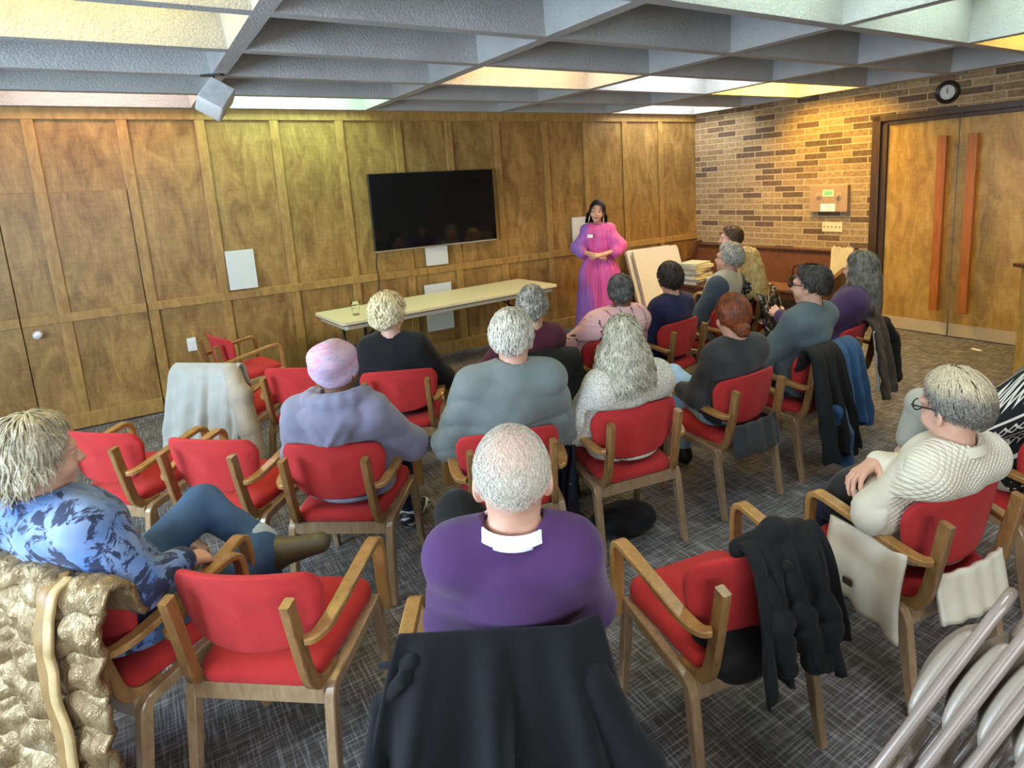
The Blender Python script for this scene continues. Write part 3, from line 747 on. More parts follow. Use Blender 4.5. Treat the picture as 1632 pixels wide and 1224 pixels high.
def fairisle():
    t=NT('black_white_fairisle_knit'); s=t.sep(t.tc.outputs['Object'])
    u=t.math('ADD',t.math('MULTIPLY',s[0],.75),t.math('MULTIPLY',s[2],-.55)); w=t.math('ADD',s[1],t.math('MULTIPLY',s[2],.4))
    fu=t.math('FRACT',t.math('MULTIPLY',u,13.0)); tri=t.math('ABSOLUTE',t.math('SUBTRACT',t.math('FRACT',t.math('MULTIPLY',w,52)),.5))
    st=t.math('LESS_THAN',t.math('ABSOLUTE',t.math('SUBTRACT',t.math('FRACT',t.math('MULTIPLY',fu,3.0)),.5)),.14)
    st=t.math('MULTIPLY',st,t.math('GREATER_THAN',fu,.62))
    dz=t.math('LESS_THAN',t.math('ABSOLUTE',t.math('SUBTRACT',t.math('ABSOLUTE',t.math('SUBTRACT',fu,.3)),t.math('MULTIPLY',tri,.42))),.06)
    dz=t.math('MULTIPLY',dz,t.math('LESS_THAN',fu,.58)); m=t.math('MAXIMUM',st,dz)
    sp=t.math('MULTIPLY',t.math('GREATER_THAN',t.noise(t.tc.outputs['Object'],55,1),.68),t.math('LESS_THAN',s[2],.62)); m=t.math('MULTIPLY',m,t.math('GREATER_THAN',s[2],.62)); m=t.math('MAXIMUM',m,sp)
    return t.out(t.mix(m,srgb('131214'),srgb('d5d0c4')),.95,t.noise(t.tc.outputs['Object'],300,2),.4,.004)
def denim(n,c): return cloth(n,srgb(c),.85,.25,.3,300,.05,fold=.4)
D_JEAN=denim('blue_denim','3f5a7c'); D_LJEAN=denim('light_denim','8fb0d4'); D_NAVY=cloth('navy_twill',srgb('1c2136'),fold=.4); D_BLK=cloth('black_twill',srgb('161719'),fold=.5)
D_KHA=cloth('khaki_twill',srgb('a9a695'),fold=.5); M_shoe=plain('black_leather',srgb('18171a'),.4,bump=.1); M_boot=plain('olive_leather',srgb('57533a'),.45,bump=.2,bs=120)
H=lambda n,a,b,c=None: hairmat(n,srgb(a),srgb(b),srgb(c) if c else None)
def hood(S,L):
    nb,zs=L['nb'],L['zs']
    for i in range(9):
        a=PI*(-.05+1.1*i/8)+PI; b=PI*(-.05+1.1*(i+1)/8)+PI
        if i<8: S.rc((nb[0]+.118*math.cos(a),nb[1]+.01+.105*math.sin(a),nb[2]+.022),(nb[0]+.118*math.cos(b),nb[1]+.01+.105*math.sin(b),nb[2]+.022),.036,.036,.012)
    S.ell((nb[0],nb[1]-.09,zs-.015),(.135,.04,.075),None,.02); S.ell((nb[0]-.01,nb[1]-.095,zs-.085),(.085,.032,.075),None,.035); S.rc((nb[0]-.07,nb[1]-.115,zs-.03),(nb[0]-.015,nb[1]-.128,zs-.13),.012,.008,.02); S.rc((nb[0]+.06,nb[1]-.115,zs-.02),(nb[0]-.005,nb[1]-.128,zs-.13),.012,.008,.02)
PE={}
def trainer():
    t=NT('black_white_trainer'); n=t.noise(t.map((1,1,2.5)),16,1,.4); z=t.sep(t.tc.outputs['Object'])[2]
    w=t.math('MAXIMUM',t.math('GREATER_THAN',n,.56),t.math('LESS_THAN',z,.028)); return t.out(t.mix(w,(.015,.015,.017),(.7,.7,.7)),.5)
def ashh():
    t=NT('hair_ash_grey'); s=t.sep(t.tc.outputs['Object']); n=t.noise(t.map(),24,3); f=t.noise(t.map(),150,2)
    h=t.math('ADD',s[2],t.math('MULTIPLY',n,.05)); c=t.mix(t.ramp(t.math('MULTIPLY',h,.5),[(1.115/2,(0,0,0)),(1.165/2,(1,1,1))]),t.ramp(f,[(.35,srgb('4a4842')),(.65,srgb('7d786c'))]),t.ramp(f,[(.35,srgb('a39679')),(.65,srgb('c7b999'))]))
    return t.out(c,.5,f,.4,.003)
def croph():
    t=NT('hair_cropped_white'); s=t.n('Mapping',{'Vector':t.tc.outputs['Object'],'Location':(-.085,.19,-1.262)}).outputs[0]
    d=t.n('VectorMath',{0:s},operation='LENGTH').outputs['Value']; n=t.noise(t.map(),30,3); f=t.noise(t.map((1,1,.4)),220,2)
    w=t.ramp(f,[(.35,srgb('aaa494')),(.6,srgb('d3ccbf'))]); k=t.ramp(t.math('ADD',d,t.math('MULTIPLY',n,.05)),[(.03,(1,1,1)),(.105,(0,0,0))])
    return t.out(t.mix(t.math('MULTIPLY',k,.75),w,srgb('e2b9a2')),.6,f,.3,.002)
PE['1']=dict(chair=CH['C0'],label='man in a blue floral shirt and jeans, legs crossed, seated at the left edge',head=(-.09,-.15,1.115),look=(-14,-4,0),hs=1.04,bw=1.1,bd=1.08,fine=.009,hfine=.0045,
 arms={1:((.225,-.13,.725),(.205,.035,.705)),-1:((-.27,-.02,.64),(-.10,.20,.62))},hands={1:dict(d=(-.1,1,-.35),n=(.25,.3,1),curl=(45,60,40),fine=.004)},
 legs={-1:((-.10,.36,.69),(.15,.43,.50),(.34,.49,.53)),1:((.13,.40,.50),(.12,.42,.10),(.14,.60,.035))},
 hair=dict(mat=H('hair_grey_blond','857d68','bdb498','d9d6c6'),lim=(38,50,80,112,140),vol=.016,L=.02,n=1500,span=55,wave=.003,seed=3,shag=.012,flare=.1),
 top=dict(name='shirt',mat=floral_mat(),e=.018,se=.012,sleeve=.90,hem=.44,wr=.006,collar=floral_mat(),ch=.035),bottom=dict(name='jeans',mat=D_JEAN,len=.86,cuff=cloth('pale_denim_cuff',srgb('a9b7c4'))),shoes=M_boot)
PE['1'].update(shoes=M_boot,boot=.04)
PE['2']=dict(chair=CH['C2'],label='man with close-cropped white hair in a purple sweater and white collar, arms crossed',nz=.014,head=(.085,-.13,1.172),look=(5,-5,0),hs=1.02,wide=1.07,neck=.06,bw=.94,bd=1.0,fine=.009,hfine=.0045,tx=.075,
 arms={1:((.262,.02,.72),(-.02,.20,.73)),-1:((-.122,-.0,.71),(.16,.17,.71))},legs={-1:((-.16,.47,.765),(.12,.52,.48),(.26,.62,.45)),1:((.12,.42,.52),(.12,.44,.10),(.13,.62,.035))},
 hair=dict(mat=croph(),lim=(46,58,78,104,128),vol=.0075,cap=.15,n=3000,span=10,wave=.0005,seed=4,r=.00045,shag=.002,bald=0),
 top=dict(name='sweater',mat=cloth('purple_merino',srgb('4a2e5b'),.9,.12,.2,330,.12),e=.014,se=.004,hem=.47,wr=.004,wf=26,collar=plain('white_cotton',(.82,.84,.9),.7,var=.02),ch=.026),bottom=dict(mat=D_BLK,len=.95),shoes=M_shoe)
PE['3']=dict(chair=CH['C5'],label='person in a pink knit hat and lavender-grey hoodie, seated',head=(.06,-.16,1.095),look=(-8,-2,0),bw=1.1,bd=1.05,fine=.0095,skin=SKD,
 arms={1:((.30,.03,.66),(.16,.24,.62)),-1:((-.26,.0,.64),(-.12,.22,.62))},
 hair=None,
 top=dict(name='hoodie',mat=cloth('lavender_fleece',srgb('7d7d94'),.95,.12,.3,300,.25),e=.024,se=.006,hem=.47,wr=.007,extra=[hood]),bottom=dict(mat=D_NAVY),shoes=trainer())
PE['4']=dict(chair=CH['C10'],label='person with short wavy blond hair and a black top, seated near the long table',head=(-.03,-.115,1.10),look=(-22,-2,0),bw=.96,bd=1.0,
 arms={1:((.26,-.03,.65),(.22,.15,.665)),-1:((-.245,-.02,.65),(-.1,.2,.62))},hands={1:dict(n=(.2,0,1))},
 hair=dict(mat=H('hair_pale_blond','b3a67f','e2d7b4','f0e9d0'),lim=(40,56,88,112,138),vol=.024,n=900,span=45,wave=.012,seed=6,r=.003,shag=.012),
 top=dict(name='top',mat=cloth('black_jersey',srgb('17171b')),e=.014,se=.014,sleeve=.25,hem=.46),bottom=dict(mat=D_NAVY),shoes=M_shoe)
PE['5']=dict(chair=CH['C12'],label='broad man with short white hair in a blue-grey sweater, seen from behind',head=(.06,-.10,1.165),look=(-16,-2,0),hs=1.06,wide=1.06,bw=1.17,bd=1.15,fine=.0095,neck=.062,
 arms={1:((.285,-.01,.67),(.20,.2,.64)),-1:((-.255,.0,.67),(-.18,.22,.64))},
 hair=dict(mat=H('hair_silver','a9a698','d6d2c4','e8e5da'),lim=(44,58,84,108,134),vol=.012,n=1300,span=26,wave=.005,seed=7,shag=.007),
 top=dict(name='sweater',mat=cloth('blue_grey_wool',srgb('727c7b'),.95,.1,.3,300,.2),e=.02,se=.014,hem=.45,wr=.009,wf=46,fold=.3,nr=-.004),bottom=dict(mat=D_BLK),shoes=M_shoe)
PE['6']=dict(chair=CH['C18'],label='person with curly grey hair in a maroon top, seated behind the broad grey sweater man',head=(.07,-.13,1.075),look=(-22,0,0),bw=1.02,
 hair=dict(mat=H('hair_curly_grey','66635c','a3a096','c9c6bb'),lim=(40,56,90,112,138),vol=.018,n=900,span=36,wave=.011,seed=8,r=.0026,shag=.01,curl=16),
 top=dict(name='top',mat=cloth('maroon_knit',srgb('4d1f2e')),e=.016,se=.01),bottom=dict(mat=D_BLK),shoes=M_shoe)
PE['7']=dict(chair=CH['C19'],label='person with short dark grey hair in a pink coat with dark stitched lines',head=(.11,-.15,1.065),look=(-32,0,0),bw=1.1,bd=1.1,skin=SKD,
 arms={1:((.30,-.02,.66),(.14,.24,.62)),-1:((-.31,-.02,.65),(-.18,.24,.62))},
 hair=dict(mat=H('hair_dark_grey','2b2a29','5d5b58','7d7a76'),lim=(42,58,86,110,136),vol=.013,n=700,span=40,wave=.006,seed=9,r=.0022),
 top=dict(name='coat',mat=pinkcoat_mat(),e=.032,se=.016,hem=.44,wr=.008,collar=pinkcoat_mat(),ch=.035),bottom=dict(mat=cloth('plum_twill',srgb('5b4348'))),shoes=M_shoe)
PE['8']=dict(chair=CH['C13'],label='person with long tousled grey hair in a white open-knit sweater',head=(-.05,-.17,1.08),look=(-26,4,0),bw=1.0,bd=1.05,fine=.0095,
 arms={1:((.22,-.02,.65),(.14,.22,.6)),-1:((-.255,-.02,.63),(-.16,.2,.6))},
 hair=dict(mat=H('hair_long_grey','85816f','bdb9a4','e2dfd0'),lim=(42,58,100,116,140),vol=.010,L=.125,n=1700,span=75,wave=.009,seed=10,r=.0018,shag=.014,flare=.28),
 top=dict(name='sweater',mat=knit_mat(),e=.024,se=.014,hem=.47,wr=.005),bottom=dict(mat=D_NAVY),shoes=M_shoe)
PE['9']=dict(chair=CH['C15'],label='person with short dark hair and navy top, in front of folded white tables',head=(-.02,-.11,1.08),look=(-32,0,0),bw=1.0,
 hair=dict(mat=H('hair_dark_brown','15110e','2d2621','463d36'),lim=(42,58,88,112,138),vol=.018,n=800,span=40,wave=.007,seed=11,r=.0022),
 top=dict(name='top',mat=cloth('navy_jersey',srgb('22244a'),.85),e=.016,se=.01),bottom=dict(mat=D_NAVY),shoes=M_shoe)
def bun(P):
    M=P['M'];c=A(P['head']); b=c+M@A((0.0,-.115,-.055)); S=SDF(); S.ell(b,(.036,.034,.036),None,.01); S.ell(b+M@A((.012,-.01,.014)),(.026,.026,.026),None,.008); S.rc(c+M@A((0,-.06,-.03)),b,.05,.03,.02)
    V,Q=S.mesh(.006,wrinkle(.003,140,2)); mesh_obj('hair_bun',V,Q,P['hair']['mat'],P['root'],True)
PE['10']=dict(chair=CH['C14'],label='person with auburn hair in a low bun, charcoal cardigan and pale jeans',head=(-.05,-.13,1.083),look=(-24,-2,0),bw=.98,fine=.0095,
 arms={1:((.24,-.02,.66),(.08,.2,.62)),-1:((-.25,-.06,.665),(-.245,.06,.665))},hands={-1:dict(n=(-.2,0,1))},legs={-1:((.02,.41,.61),(.16,.46,.28),(.26,.56,.2)),1:((.12,.4,.5),(.10,.42,.10),(.11,.60,.035))},
 hair=dict(mat=H('hair_auburn','3c1c0d','7a3d1c','9d5c30'),lim=(40,56,86,112,130),vol=.012,n=900,span=70,wave=.002,seed=12,r=.0018,shag=.004),
 top=dict(name='cardigan',mat=cloth('charcoal_marl',srgb('343436'),.95,.35,.3,260,.15),e=.018,se=.01,hem=.40,wr=.005),bottom=dict(name='jeans',mat=D_LJEAN),shoes=M_shoe)
PE['11']=dict(chair=CH['C16'],label='man in glasses with thinning dark hair and a teal-grey long sleeved shirt',head=(.03,-.11,1.148),look=(6,0,0),hs=1.04,bw=1.12,bd=1.05,hfine=.005,
 arms={1:((.28,-.02,.66),(.10,.24,.64)),-1:((-.27,.05,.68),(-.06,.26,.66))},legs={-1:((-.08,.42,.60),(.12,.52,.40),(.22,.64,.38)),1:((.10,.40,.50),(.11,.44,.10),(.13,.62,.035))},
 hair=dict(mat=H('hair_thinning_dark','1d1a18','39342f','524c45'),lim=(34,50,84,110,134),vol=.012,n=900,span=34,wave=.004,seed=13,bald=R(20),r=.002),
 top=dict(name='shirt',mat=cloth('teal_jersey',srgb('58676d'),.9),e=.014,se=.008,hem=.46,wr=.006,wf=42),bottom=dict(mat=cloth('charcoal_twill',srgb('2f2f30'))),shoes=M_shoe)
PE['12']=dict(chair=CH['C20'],label='grey-haired man in a pale grey vest over slate sleeves, looking left',head=(.12,-.13,1.132),look=(0,8,0),hs=1.04,bw=1.08,bd=1.05,hfine=.005,tx=.06,
 arms={1:((.28,-.02,.66),(.12,.24,.64)),-1:((-.24,-.02,.66),(-.02,.28,.66))},
 hair=dict(mat=H('hair_grey','726f68','aaa69c','cbc7bc'),lim=(40,56,84,110,134),vol=.014,n=800,span=34,wave=.008,seed=14,r=.0024),
 top=dict(name='shirt',mat=cloth('slate_flannel',srgb('414f5e')),e=.012,se=.01),vest=dict(name='vest',mat=cloth('pale_grey_fleece',srgb('a5a598'),.95),e=.026),bottom=dict(mat=D_KHA),shoes=M_shoe)
PE['13']=dict(chair=CH['C21'],label='person with long wavy blond hair in a black and white flowered dress',head=(-.12,-.14,1.055),look=(-36,0,0),bw=.98,
 hair=dict(mat=H('hair_blond','a48a50','d8bd82','eddbab'),lim=(40,56,98,114,138),vol=.018,L=.20,n=900,span=75,wave=.010,seed=15,r=.0026,flare=.25),
 top=dict(name='dress',mat=mono_floral(),e=.022,se=.02,hem=.40),bottom=dict(name='dress_skirt',mat=mono_floral(),len=.7),shoes=M_shoe)
PE['14']=dict(chair=CH['C24'],label='person with short brown hair seated farthest right in front of the brick wall',head=(-.02,-.10,1.19),look=(6,0,0),bw=.95,
 hair=dict(mat=H('hair_brown','30221a','54402f','6a543f'),lim=(38,54,86,110,134),vol=.014,n=500,span=40,wave=.004,seed=16,r=.0026),
 top=dict(name='top',mat=cloth('black_cotton',srgb('1d1d20'))),bottom=dict(mat=D_BLK),shoes=M_shoe)
PE['15']=dict(chair=CH['C17'],label='person with long straight dark grey hair in a purple sweater, near the double doors',head=(.09,-.18,1.145),look=(-8,0,0),bw=1.02,tx=.08,
 arms={1:((.29,-.02,.68),(.12,.22,.66)),-1:((-.20,.12,.72),(-.10,.30,.80))},hands={-1:dict(n=(-.5,.2,.6),curl=(40,60,40))},
 hair=dict(mat=H('hair_iron_grey','45423b','736f64','9f9a8d'),lim=(40,58,100,116,138),vol=.008,L=.19,n=1000,span=75,wave=.003,seed=17,r=.002,flare=.06),
 top=dict(name='sweater',mat=cloth('plum_purple_knit',srgb('4a385c'),.92),e=.02,se=.014),bottom=dict(mat=D_BLK),shoes=M_shoe)
PE['16']=dict(chair=CH['C4'],label='person in glasses with thinning grey hair and a quilted cream jacket, bag on the lap',head=(-.03,-.17,1.05),look=(-6,-10,0),hs=1.05,bw=.95,bd=1.02,fine=.009,hfine=.0045,neck=.052,
 arms={1:((.24,.0,.67),(-.075,.075,.765)),-1:((-.235,-.05,.67),(.02,.10,.675))},hands={1:dict(d=(-1,-.05,-.12),n=(0,.35,1),curl=(20,35,25),fine=.004)},
 hair=dict(mat=ashh(),lim=(38,52,80,108,136),vol=.010,n=1600,span=50,wave=.002,seed=18,r=.0014,shag=.005,bald=R(4)),
 top=dict(name='jacket',mat=quilt_mat(),e=.018,se=.008,hem=.385,wr=.005,collar=cloth('cream_collar',srgb('d6d0ba')),ch=.03),legs={1:((.12,.32,.49),(.13,.36,.10),(.14,.54,.035)),-1:((-.08,.30,.49),(-.10,.34,.10),(-.12,.52,.035))},bottom=dict(mat=D_NAVY),shoes=M_shoe)
PE['17']=dict(chair=CH['C23'],label='person in a patterned sweater and stone shorts, cut off by the right edge',head=(.10,-.15,1.12),look=(0,0,0),bw=1.05,
 arms={1:((.28,-.02,.66),(.12,.2,.64)),-1:((-.25,.08,.70),(.04,.30,.66))},legs={-1:((-.02,.36,.70),(-.08,.44,.27),(-.14,.62,.22)),1:((.12,.4,.5),(.11,.42,.10),(.12,.60,.035))},
 hair=dict(mat=H('hair_mid_brown','3a2a1e','5c4634'),n=400,seed=19),
 top=dict(name='sweater',mat=fairisle(),e=.026,se=.02,wr=.004),bottom=dict(name='shorts',mat=cloth('stone_cotton',srgb('a8a698'),fold=.4),len=.42),shoes=plain('brown_suede',srgb('5a4630'),.8))
for k,P in PE.items(): person(P)
bun(PE['10'])
for k in ('11','12','16'): lens_frames(PE[k],M_black)
# socks of the person in shorts
P=PE['17']; S=SDF(); kn,an,to=map(A,P['legs'][-1]); S.rc(kn+(an-kn)*.62,an,.049,.045,0); S.rc(A((.12,.4,.5))+(A((.11,.42,.1))-A((.12,.4,.5)))*.62,(.11,.42,.1),.049,.045,0)
V,Q=S.mesh(.008); mesh_obj('socks',V,Q,cloth('tan_sock',srgb('b89f83')),P['root'],True)
# pink knit hat
P=PE['3']; M=P['M']; c=A(P['head']); S=SDF(); S.ell(c+M@A((0,-.012,.03)),(.094,.116,.112),M,.01); S.ell(c+M@A((-.005,-.075,.055)),(.075,.07,.07),M,.04)
S.ell(c+M@A((0,.03,-.10)),(.085,.14,.085),M@rotm(0,24,0),.01,'s')
def hatd(X,Y,Z): return (.004*np.sin(60*(Z+.12*X-.2*Y+.03*np.sin(20*X)))).astype(np.float32)
V,Q=S.mesh(.0065,hatd); t=NT('pink_slub_knit'); s=t.noise(t.map((1,1,3)),13,4,.6,1)
mesh_obj('knit_hat',V,Q,t.out(t.ramp(s,[(.36,srgb('b3a2c2')),(.52,srgb('cbb4cd')),(.66,srgb('cf93b6'))]),.95,t.noise(t.map((1,1,2)),120,2),.7,.006),P['root'],True)
# ---------------------------------------------------------------- the speaker, standing
def lady():
    root=thing('person','standing speaker with dark bob in a long pink and purple patchwork dress, hands clasped','person',(4.62,6.02,0),141)
    t=NT('pink_patchwork_silk'); s=t.sep(t.tc.outputs['Object']); n=t.noise(t.map((1,1,.5)),3.2,2,.4,.3)
    x=t.math('ADD',t.math('MULTIPLY',s[0],1.6),t.math('MULTIPLY',n,.8)); c1=t.ramp(t.math('ADD',t.math('MULTIPLY',x,1),.0),[(.10,srgb('d85aa8')),(.30,srgb('d860ac')),(.42,srgb('cf4f9a')),(.52,srgb('dd5590')),(.62,srgb('b45ab0')),(.75,srgb('8a62b8')),(.95,srgb('8f58a8'))])
    p=t.noise(t.map((26,26,.6)),1.6,2); c1=t.mix(.35,c1,t.ramp(p,[(.35,(.35,.2,.4)),(.65,(1.2,1.05,1.15))]),'MULTIPLY')
    dm=t.out(c1,.6,p,.3,.01,Sheen_Weight=.2)
    hz=1.475; hc=A((.0,.02,hz)); M=rotm(-2,3,-8); nb=A((0,0,1.30)); 
    els={1:(.265,.03,1.03),-1:(-.265,.03,1.03)}; wr={1:(.06,.20,.985),-1:(-.05,.215,.985)}
    S=SDF(); S.ell((0,0,.92),(.15,.11,.13),None,.05); S.ell((0,0,1.06),(.12,.09,.13),None,.05); S.ell((0,-.005,1.2),(.145,.1,.13),None,.05)
    for q in(1,-1):
        S.rc((q*.03,0,1.3),(q*.15,0,1.27),.045,.045,.04); S.rc((q*.15,0,1.26),els[q],.044,.034,.03); S.rc(els[q],wr[q],.034,.024,.02)
        S.rc((q*.08,0,.9),(q*.08,.01,.5),.075,.05,.03); S.rc((q*.08,.01,.5),(q*.08,0,.08),.05,.034,.02); S.rc((q*.08,-.03,.035),(q*.09,.15,.025),.033,.026,.02)
    S.rc(nb,hc+A((0,-.012,-.06)),.048,.046,.02); S.cut((0,0,-1),-.002)
    parts=[S.mesh(.01)]
    S=SDF(); S.rc(nb,hc+A((0,-.012,-.06)),.048,.046,.02); head(S,hc,M,1.03); S.cut((0,0,-1),-1.3); parts.append(S.mesh(.005))
    for q in(1,-1):
        S=SDF(); hand(S,wr[q],(-q*.9,.3,-.12 if q>0 else .02),(q*.1,.6,.8),q,(22,35,25),s=.95); S.rc(A(els[q])*.25+A(wr[q])*.75,wr[q],.028,.025,.01); parts.append(S.mesh(.005))
    V,Q=join(parts); b=mesh_obj('body',V,Q,SK,root,True)
    hair('hair',hc,M,H('hair_bob_dark','0a0807','1b1512','2a211c'),root,lim=(34,54,98,112,134),vol=.013,L=.085,n=900,span=80,wave=.002,seed=22,r=.0022,flare=.12,scale=1.04)
    P=lambda x,y,z: tuple(hc+M@(A((x,y,z))*1.03))
    eb=MB()
    for q in(1,-1): eb.tube([P(q*.018,.0915,.028),P(q*.034,.092,.033),P(q*.05,.082,.027)],.0032,6)
    eb.obj('eyebrows',plain('brow',srgb('1d1512'),.7),b,True)
    ey=MB()
    for q in(1,-1): ey.tube([P(q*.021,.0862,.0),P(q*.031,.0892,.0025),P(q*.041,.0862,-.0005)],[.002,.005,.002],8)
    ey.obj('eyes',plain('dark_iris',srgb('1a1210'),.2),b,True)
    lp=MB().tube([P(-.026,.09,-.064),P(-.012,.1,-.0705),P(0,.1015,-.072),P(.012,.1,-.0705),P(.026,.09,-.064)],[.002,.005,.006,.005,.002],8); lp.obj('lips',plain('lip_red',srgb('a8323c'),.4),b,True)
    # dress: bodice with wide batwing sleeves, gathered skirt
    S=SDF(); S.ell((0,0,1.06),(.14,.105,.12),None,.05); S.ell((0,0,1.19),(.165,.115,.15),None,.05)
    for q in(1,-1):
        S.rc((q*.03,0,1.305),(q*.15,0,1.275),.055,.058,.05); S.rc((q*.13,0,1.22),(q*.25,.03,1.06),.075,.085,.05); S.rc((q*.25,.03,1.06),(q*.20,.10,1.0),.078,.07,.03); S.ell((q*.13,.185,.975),(.05,.06,.055),None,.02,'s')
    S.rc(nb+A((0,.0,.0)),hc,.055,.07,.01,'s'); S.cut((0,0,-1),-.93)
    V,Q=S.mesh(.009,wrinkle(.004,30,3)); dr=mesh_obj('dress',V,Q,dm,root,True)
    rows=[]
    for i in range(26):
        z=1.0-i*(1.0-.03)/25; u=i/25; r=.125+.06*min(1,u*4)+.10*u
        rows.append([((r*1.12+.012*math.sin(19*a+2*u)*min(1,u*3)+.008*math.sin(31*a+1))*math.cos(a),(r*.86+.012*math.sin(19*a+2*u)*min(1,u*3)+.008*math.sin(31*a+1))*math.sin(a),z) for a in [2*PI*k/160 for k in range(160)]])
    MB().grid(rows,True).obj('skirt',dm,dr,True)
    MB().tube([(.145*math.cos(a),.112*math.sin(a),1.005+.003*math.sin(9*a)) for a in [2*PI*k/32 for k in range(33)]],.012,8).obj('sash',cloth('rose_sash',srgb('b84a86')),dr,True)
    ring('collar',nb+A((0,.0,.01)),.056,.035,cloth('plum_collar',srgb('8a4a86')),dr,(0,.1,1))
    MB().box((.04,.128,1.19),(.105,.134,1.228),.001).obj('name_badge',plain('white_card',(.85,.85,.9),.6,var=.01),root).rotation_euler=(R(-2),0,R(-6))
    sm=MB()
    for q in(1,-1): sm.tube([P(q*.08,.0,-.045),P(q*.083,.004,-.08),P(q*.084,.006,-.125)],[.003,.010,.003],8)
    sm.obj('earrings',plain('pale_bead',(.75,.5,.35),.4),root,True)
    for q in(1,-1):
        S=SDF(); S.rc((q*.08,-.035,.035),(q*.09,.16,.028),.038,.032,.02); S.cut((0,0,-1),-.003); V,Q=S.mesh(.008); mesh_obj('shoe',V,Q,M_shoe,root,True)
lady()
# ================================================================ FURNITURE AND FITTINGS
# television on a wall arm
tv=thing('television','large black wall-mounted television, switched off','television',(2.765,6.45,1.63))
MB().box((-.712,-.02,-.385),(.712,.025,.4),.004).obj('casing',M_black,tv)
MB().box((-.703,-.0235,-.378),(.703,-.0202,.392)).obj('screen',plain('dark_glass',(.004,.004,.005),.06,var=.01,Specular_IOR_Level=.6),tv)
MB().box((-.712,-.024,-.4),(.712,.01,-.385),.002).obj('bottom_trim',M_steel,tv)
MB().box((-.2,.025,-.15),(.2,.05,.15)).box((-.05,.05,-.08),(.05,.108,.08)).obj('mount',M_black,tv)
tag(MB().tube(spline([(2.09,6.49,1.25),(2.075,6.515,1.1),(2.082,6.512,.95),(2.07,6.515,.8),(2.05,6.52,.5),(2.06,6.50,.15)],6),.006,6).obj('power_cable',M_black,None,True),'thin black cable hanging from the television down the panelling','cable')
M_plate=plain('white_panel',(.66,.68,.66),.55,var=.02)
for x0,x1,z0,z1,l in ((.675,.917,1.024,1.386,'blank white rectangular panel on the panelling, left of the television'),(2.628,2.884,1.02,1.36,'blank white panel peeking out under the television'),
  (2.578,2.893,.288,.813,'tall blank white panel behind the long table'),(4.598,4.845,1.0,1.396,'blank white panel behind the speaker in the pink dress')):
    y0=6.505
    tag(MB().box((x0,y0,z0),(x1,y0+.022,z1),.002).obj('wall_panel',M_plate),l,'panel','white panels on the panelling')
    # back battens keep each panel proud of the trim
o=thing('power_outlet','white power outlet low on the panelling, beside the sideways red armchair','outlet',(.30,6.555,.57))
MB().box((-.037,-.012,-.06),(.037,.004,.06),.003).obj('plate',M_white,o); MB().box((-.018,-.015,.01),(.018,-.011,.04),.003).obj('socket',M_white,o); MB().box((-.018,-.015,-.04),(.018,-.011,-.01),.003).obj('socket',M_white,o)
# long folding table
tb=thing('folding_table','long cream folding table standing along the panelled wall','table',(2.58,6.0,0),5)
M_lam=plain('cream_laminate',(.70,.64,.42),.35,var=.03); M_apr=plain('cream_edge',(.62,.55,.40),.5,var=.04)
def rrect(w,d,r,z0,z1,n=6):
    o=[]
    for cx,cy,a0 in((w-r,d-r,0),(-w+r,d-r,90),(-w+r,-d+r,180),(w-r,-d+r,270)):
        for k in range(n): a=R(a0+90*k/(n-1)); o.append((cx+r*math.cos(a),cy+r*math.sin(a)))
    m=len(o); mb=MB().add([(x,y,z0) for x,y in o]+[(x,y,z1) for x,y in o],[tuple(range(m))[::-1],tuple(range(m,2*m))]+[(i,(i+1)%m,m+(i+1)%m,m+i) for i in range(m)])
    return mb
rrect(1.215,.375,.05,.715,.74).obj('table_top',M_lam,tb); rrect(1.216,.376,.05,.709,.715).obj('edge_band',M_black,tb)
rrect(1.175,.335,.03,.665,.709).obj('apron',M_apr,tb)
for s in(1,-1):
    MB().tube([(s*.98,-.28,.665),(s*.98,-.28,.02),(s*.98,-.28,.0)],.014).tube([(s*.98,.28,.665),(s*.98,.28,.0)],.014).tube([(s*.98,-.28,.12),(s*.98,.28,.12)],.011).obj('leg_frame',M_black,tb,True)
    MB().tube([(s*.98,0,.42),(s*.62,0,.66)],.010).tube([(s*.98,-.28,.42),(s*.98,.28,.42)],.010).obj('brace',M_black,tb,True)
g=thing('drinking_glass','clear drinking glass near the left end of the long table','glass',(1.62,5.83,.74))
MB().lathe([(0,.0),(.03,.0),(.036,.10),(.038,.12),(.035,.12),(.033,.1),(.027,.012),(0,.011)],24).obj('tumbler',NT('clear_glass').out((1,1,1),.02,Transmission_Weight=1.0,IOR=1.12),g,True)
MB().lathe([(0,.0125),(.0265,.0125),(.0305,.06),(0,.061)],24).obj('water',NT('water').out((.98,1,1),.0,Transmission_Weight=1.0,IOR=1.08),g,True)
# square folding tables leaning against the panelling
M_fold=plain('white_moulded_plastic',(.74,.72,.65),.5,var=.03)
def leaning(x,yb,yt,label,w=.80):
    h=.93; t=thing('card_table',label,'table',(x,yb,0),group='folded tables leaning on the panelling'); a=math.atan2(yt-yb,.9)
    o=rrect(w/2,h/2,.04,-.022,.022).obj('table_top',M_fold,t,auto=40); rot=Matrix.Rotation(PI/2-a,4,'X'); o.matrix_local=Matrix.Translation((0,(h/2)*math.sin(a)+.01,(h/2)*math.cos(a)+.012))@rot
    q=MB()
    for s in(1,-1): q.tube([(s*(w/2-.05),-h/2+.06,-.034),(s*(w/2-.05),h/2-.06,-.034)],.011)
    q.obj('folded_leg',M_steel,o,True); return t
leaning(5.86,6.10,6.40,'front one of the folded white square tables leaning beside the speaker')
leaning(5.80,6.17,6.47,'second of the folded white square tables, its edge showing left of the front one',.80)
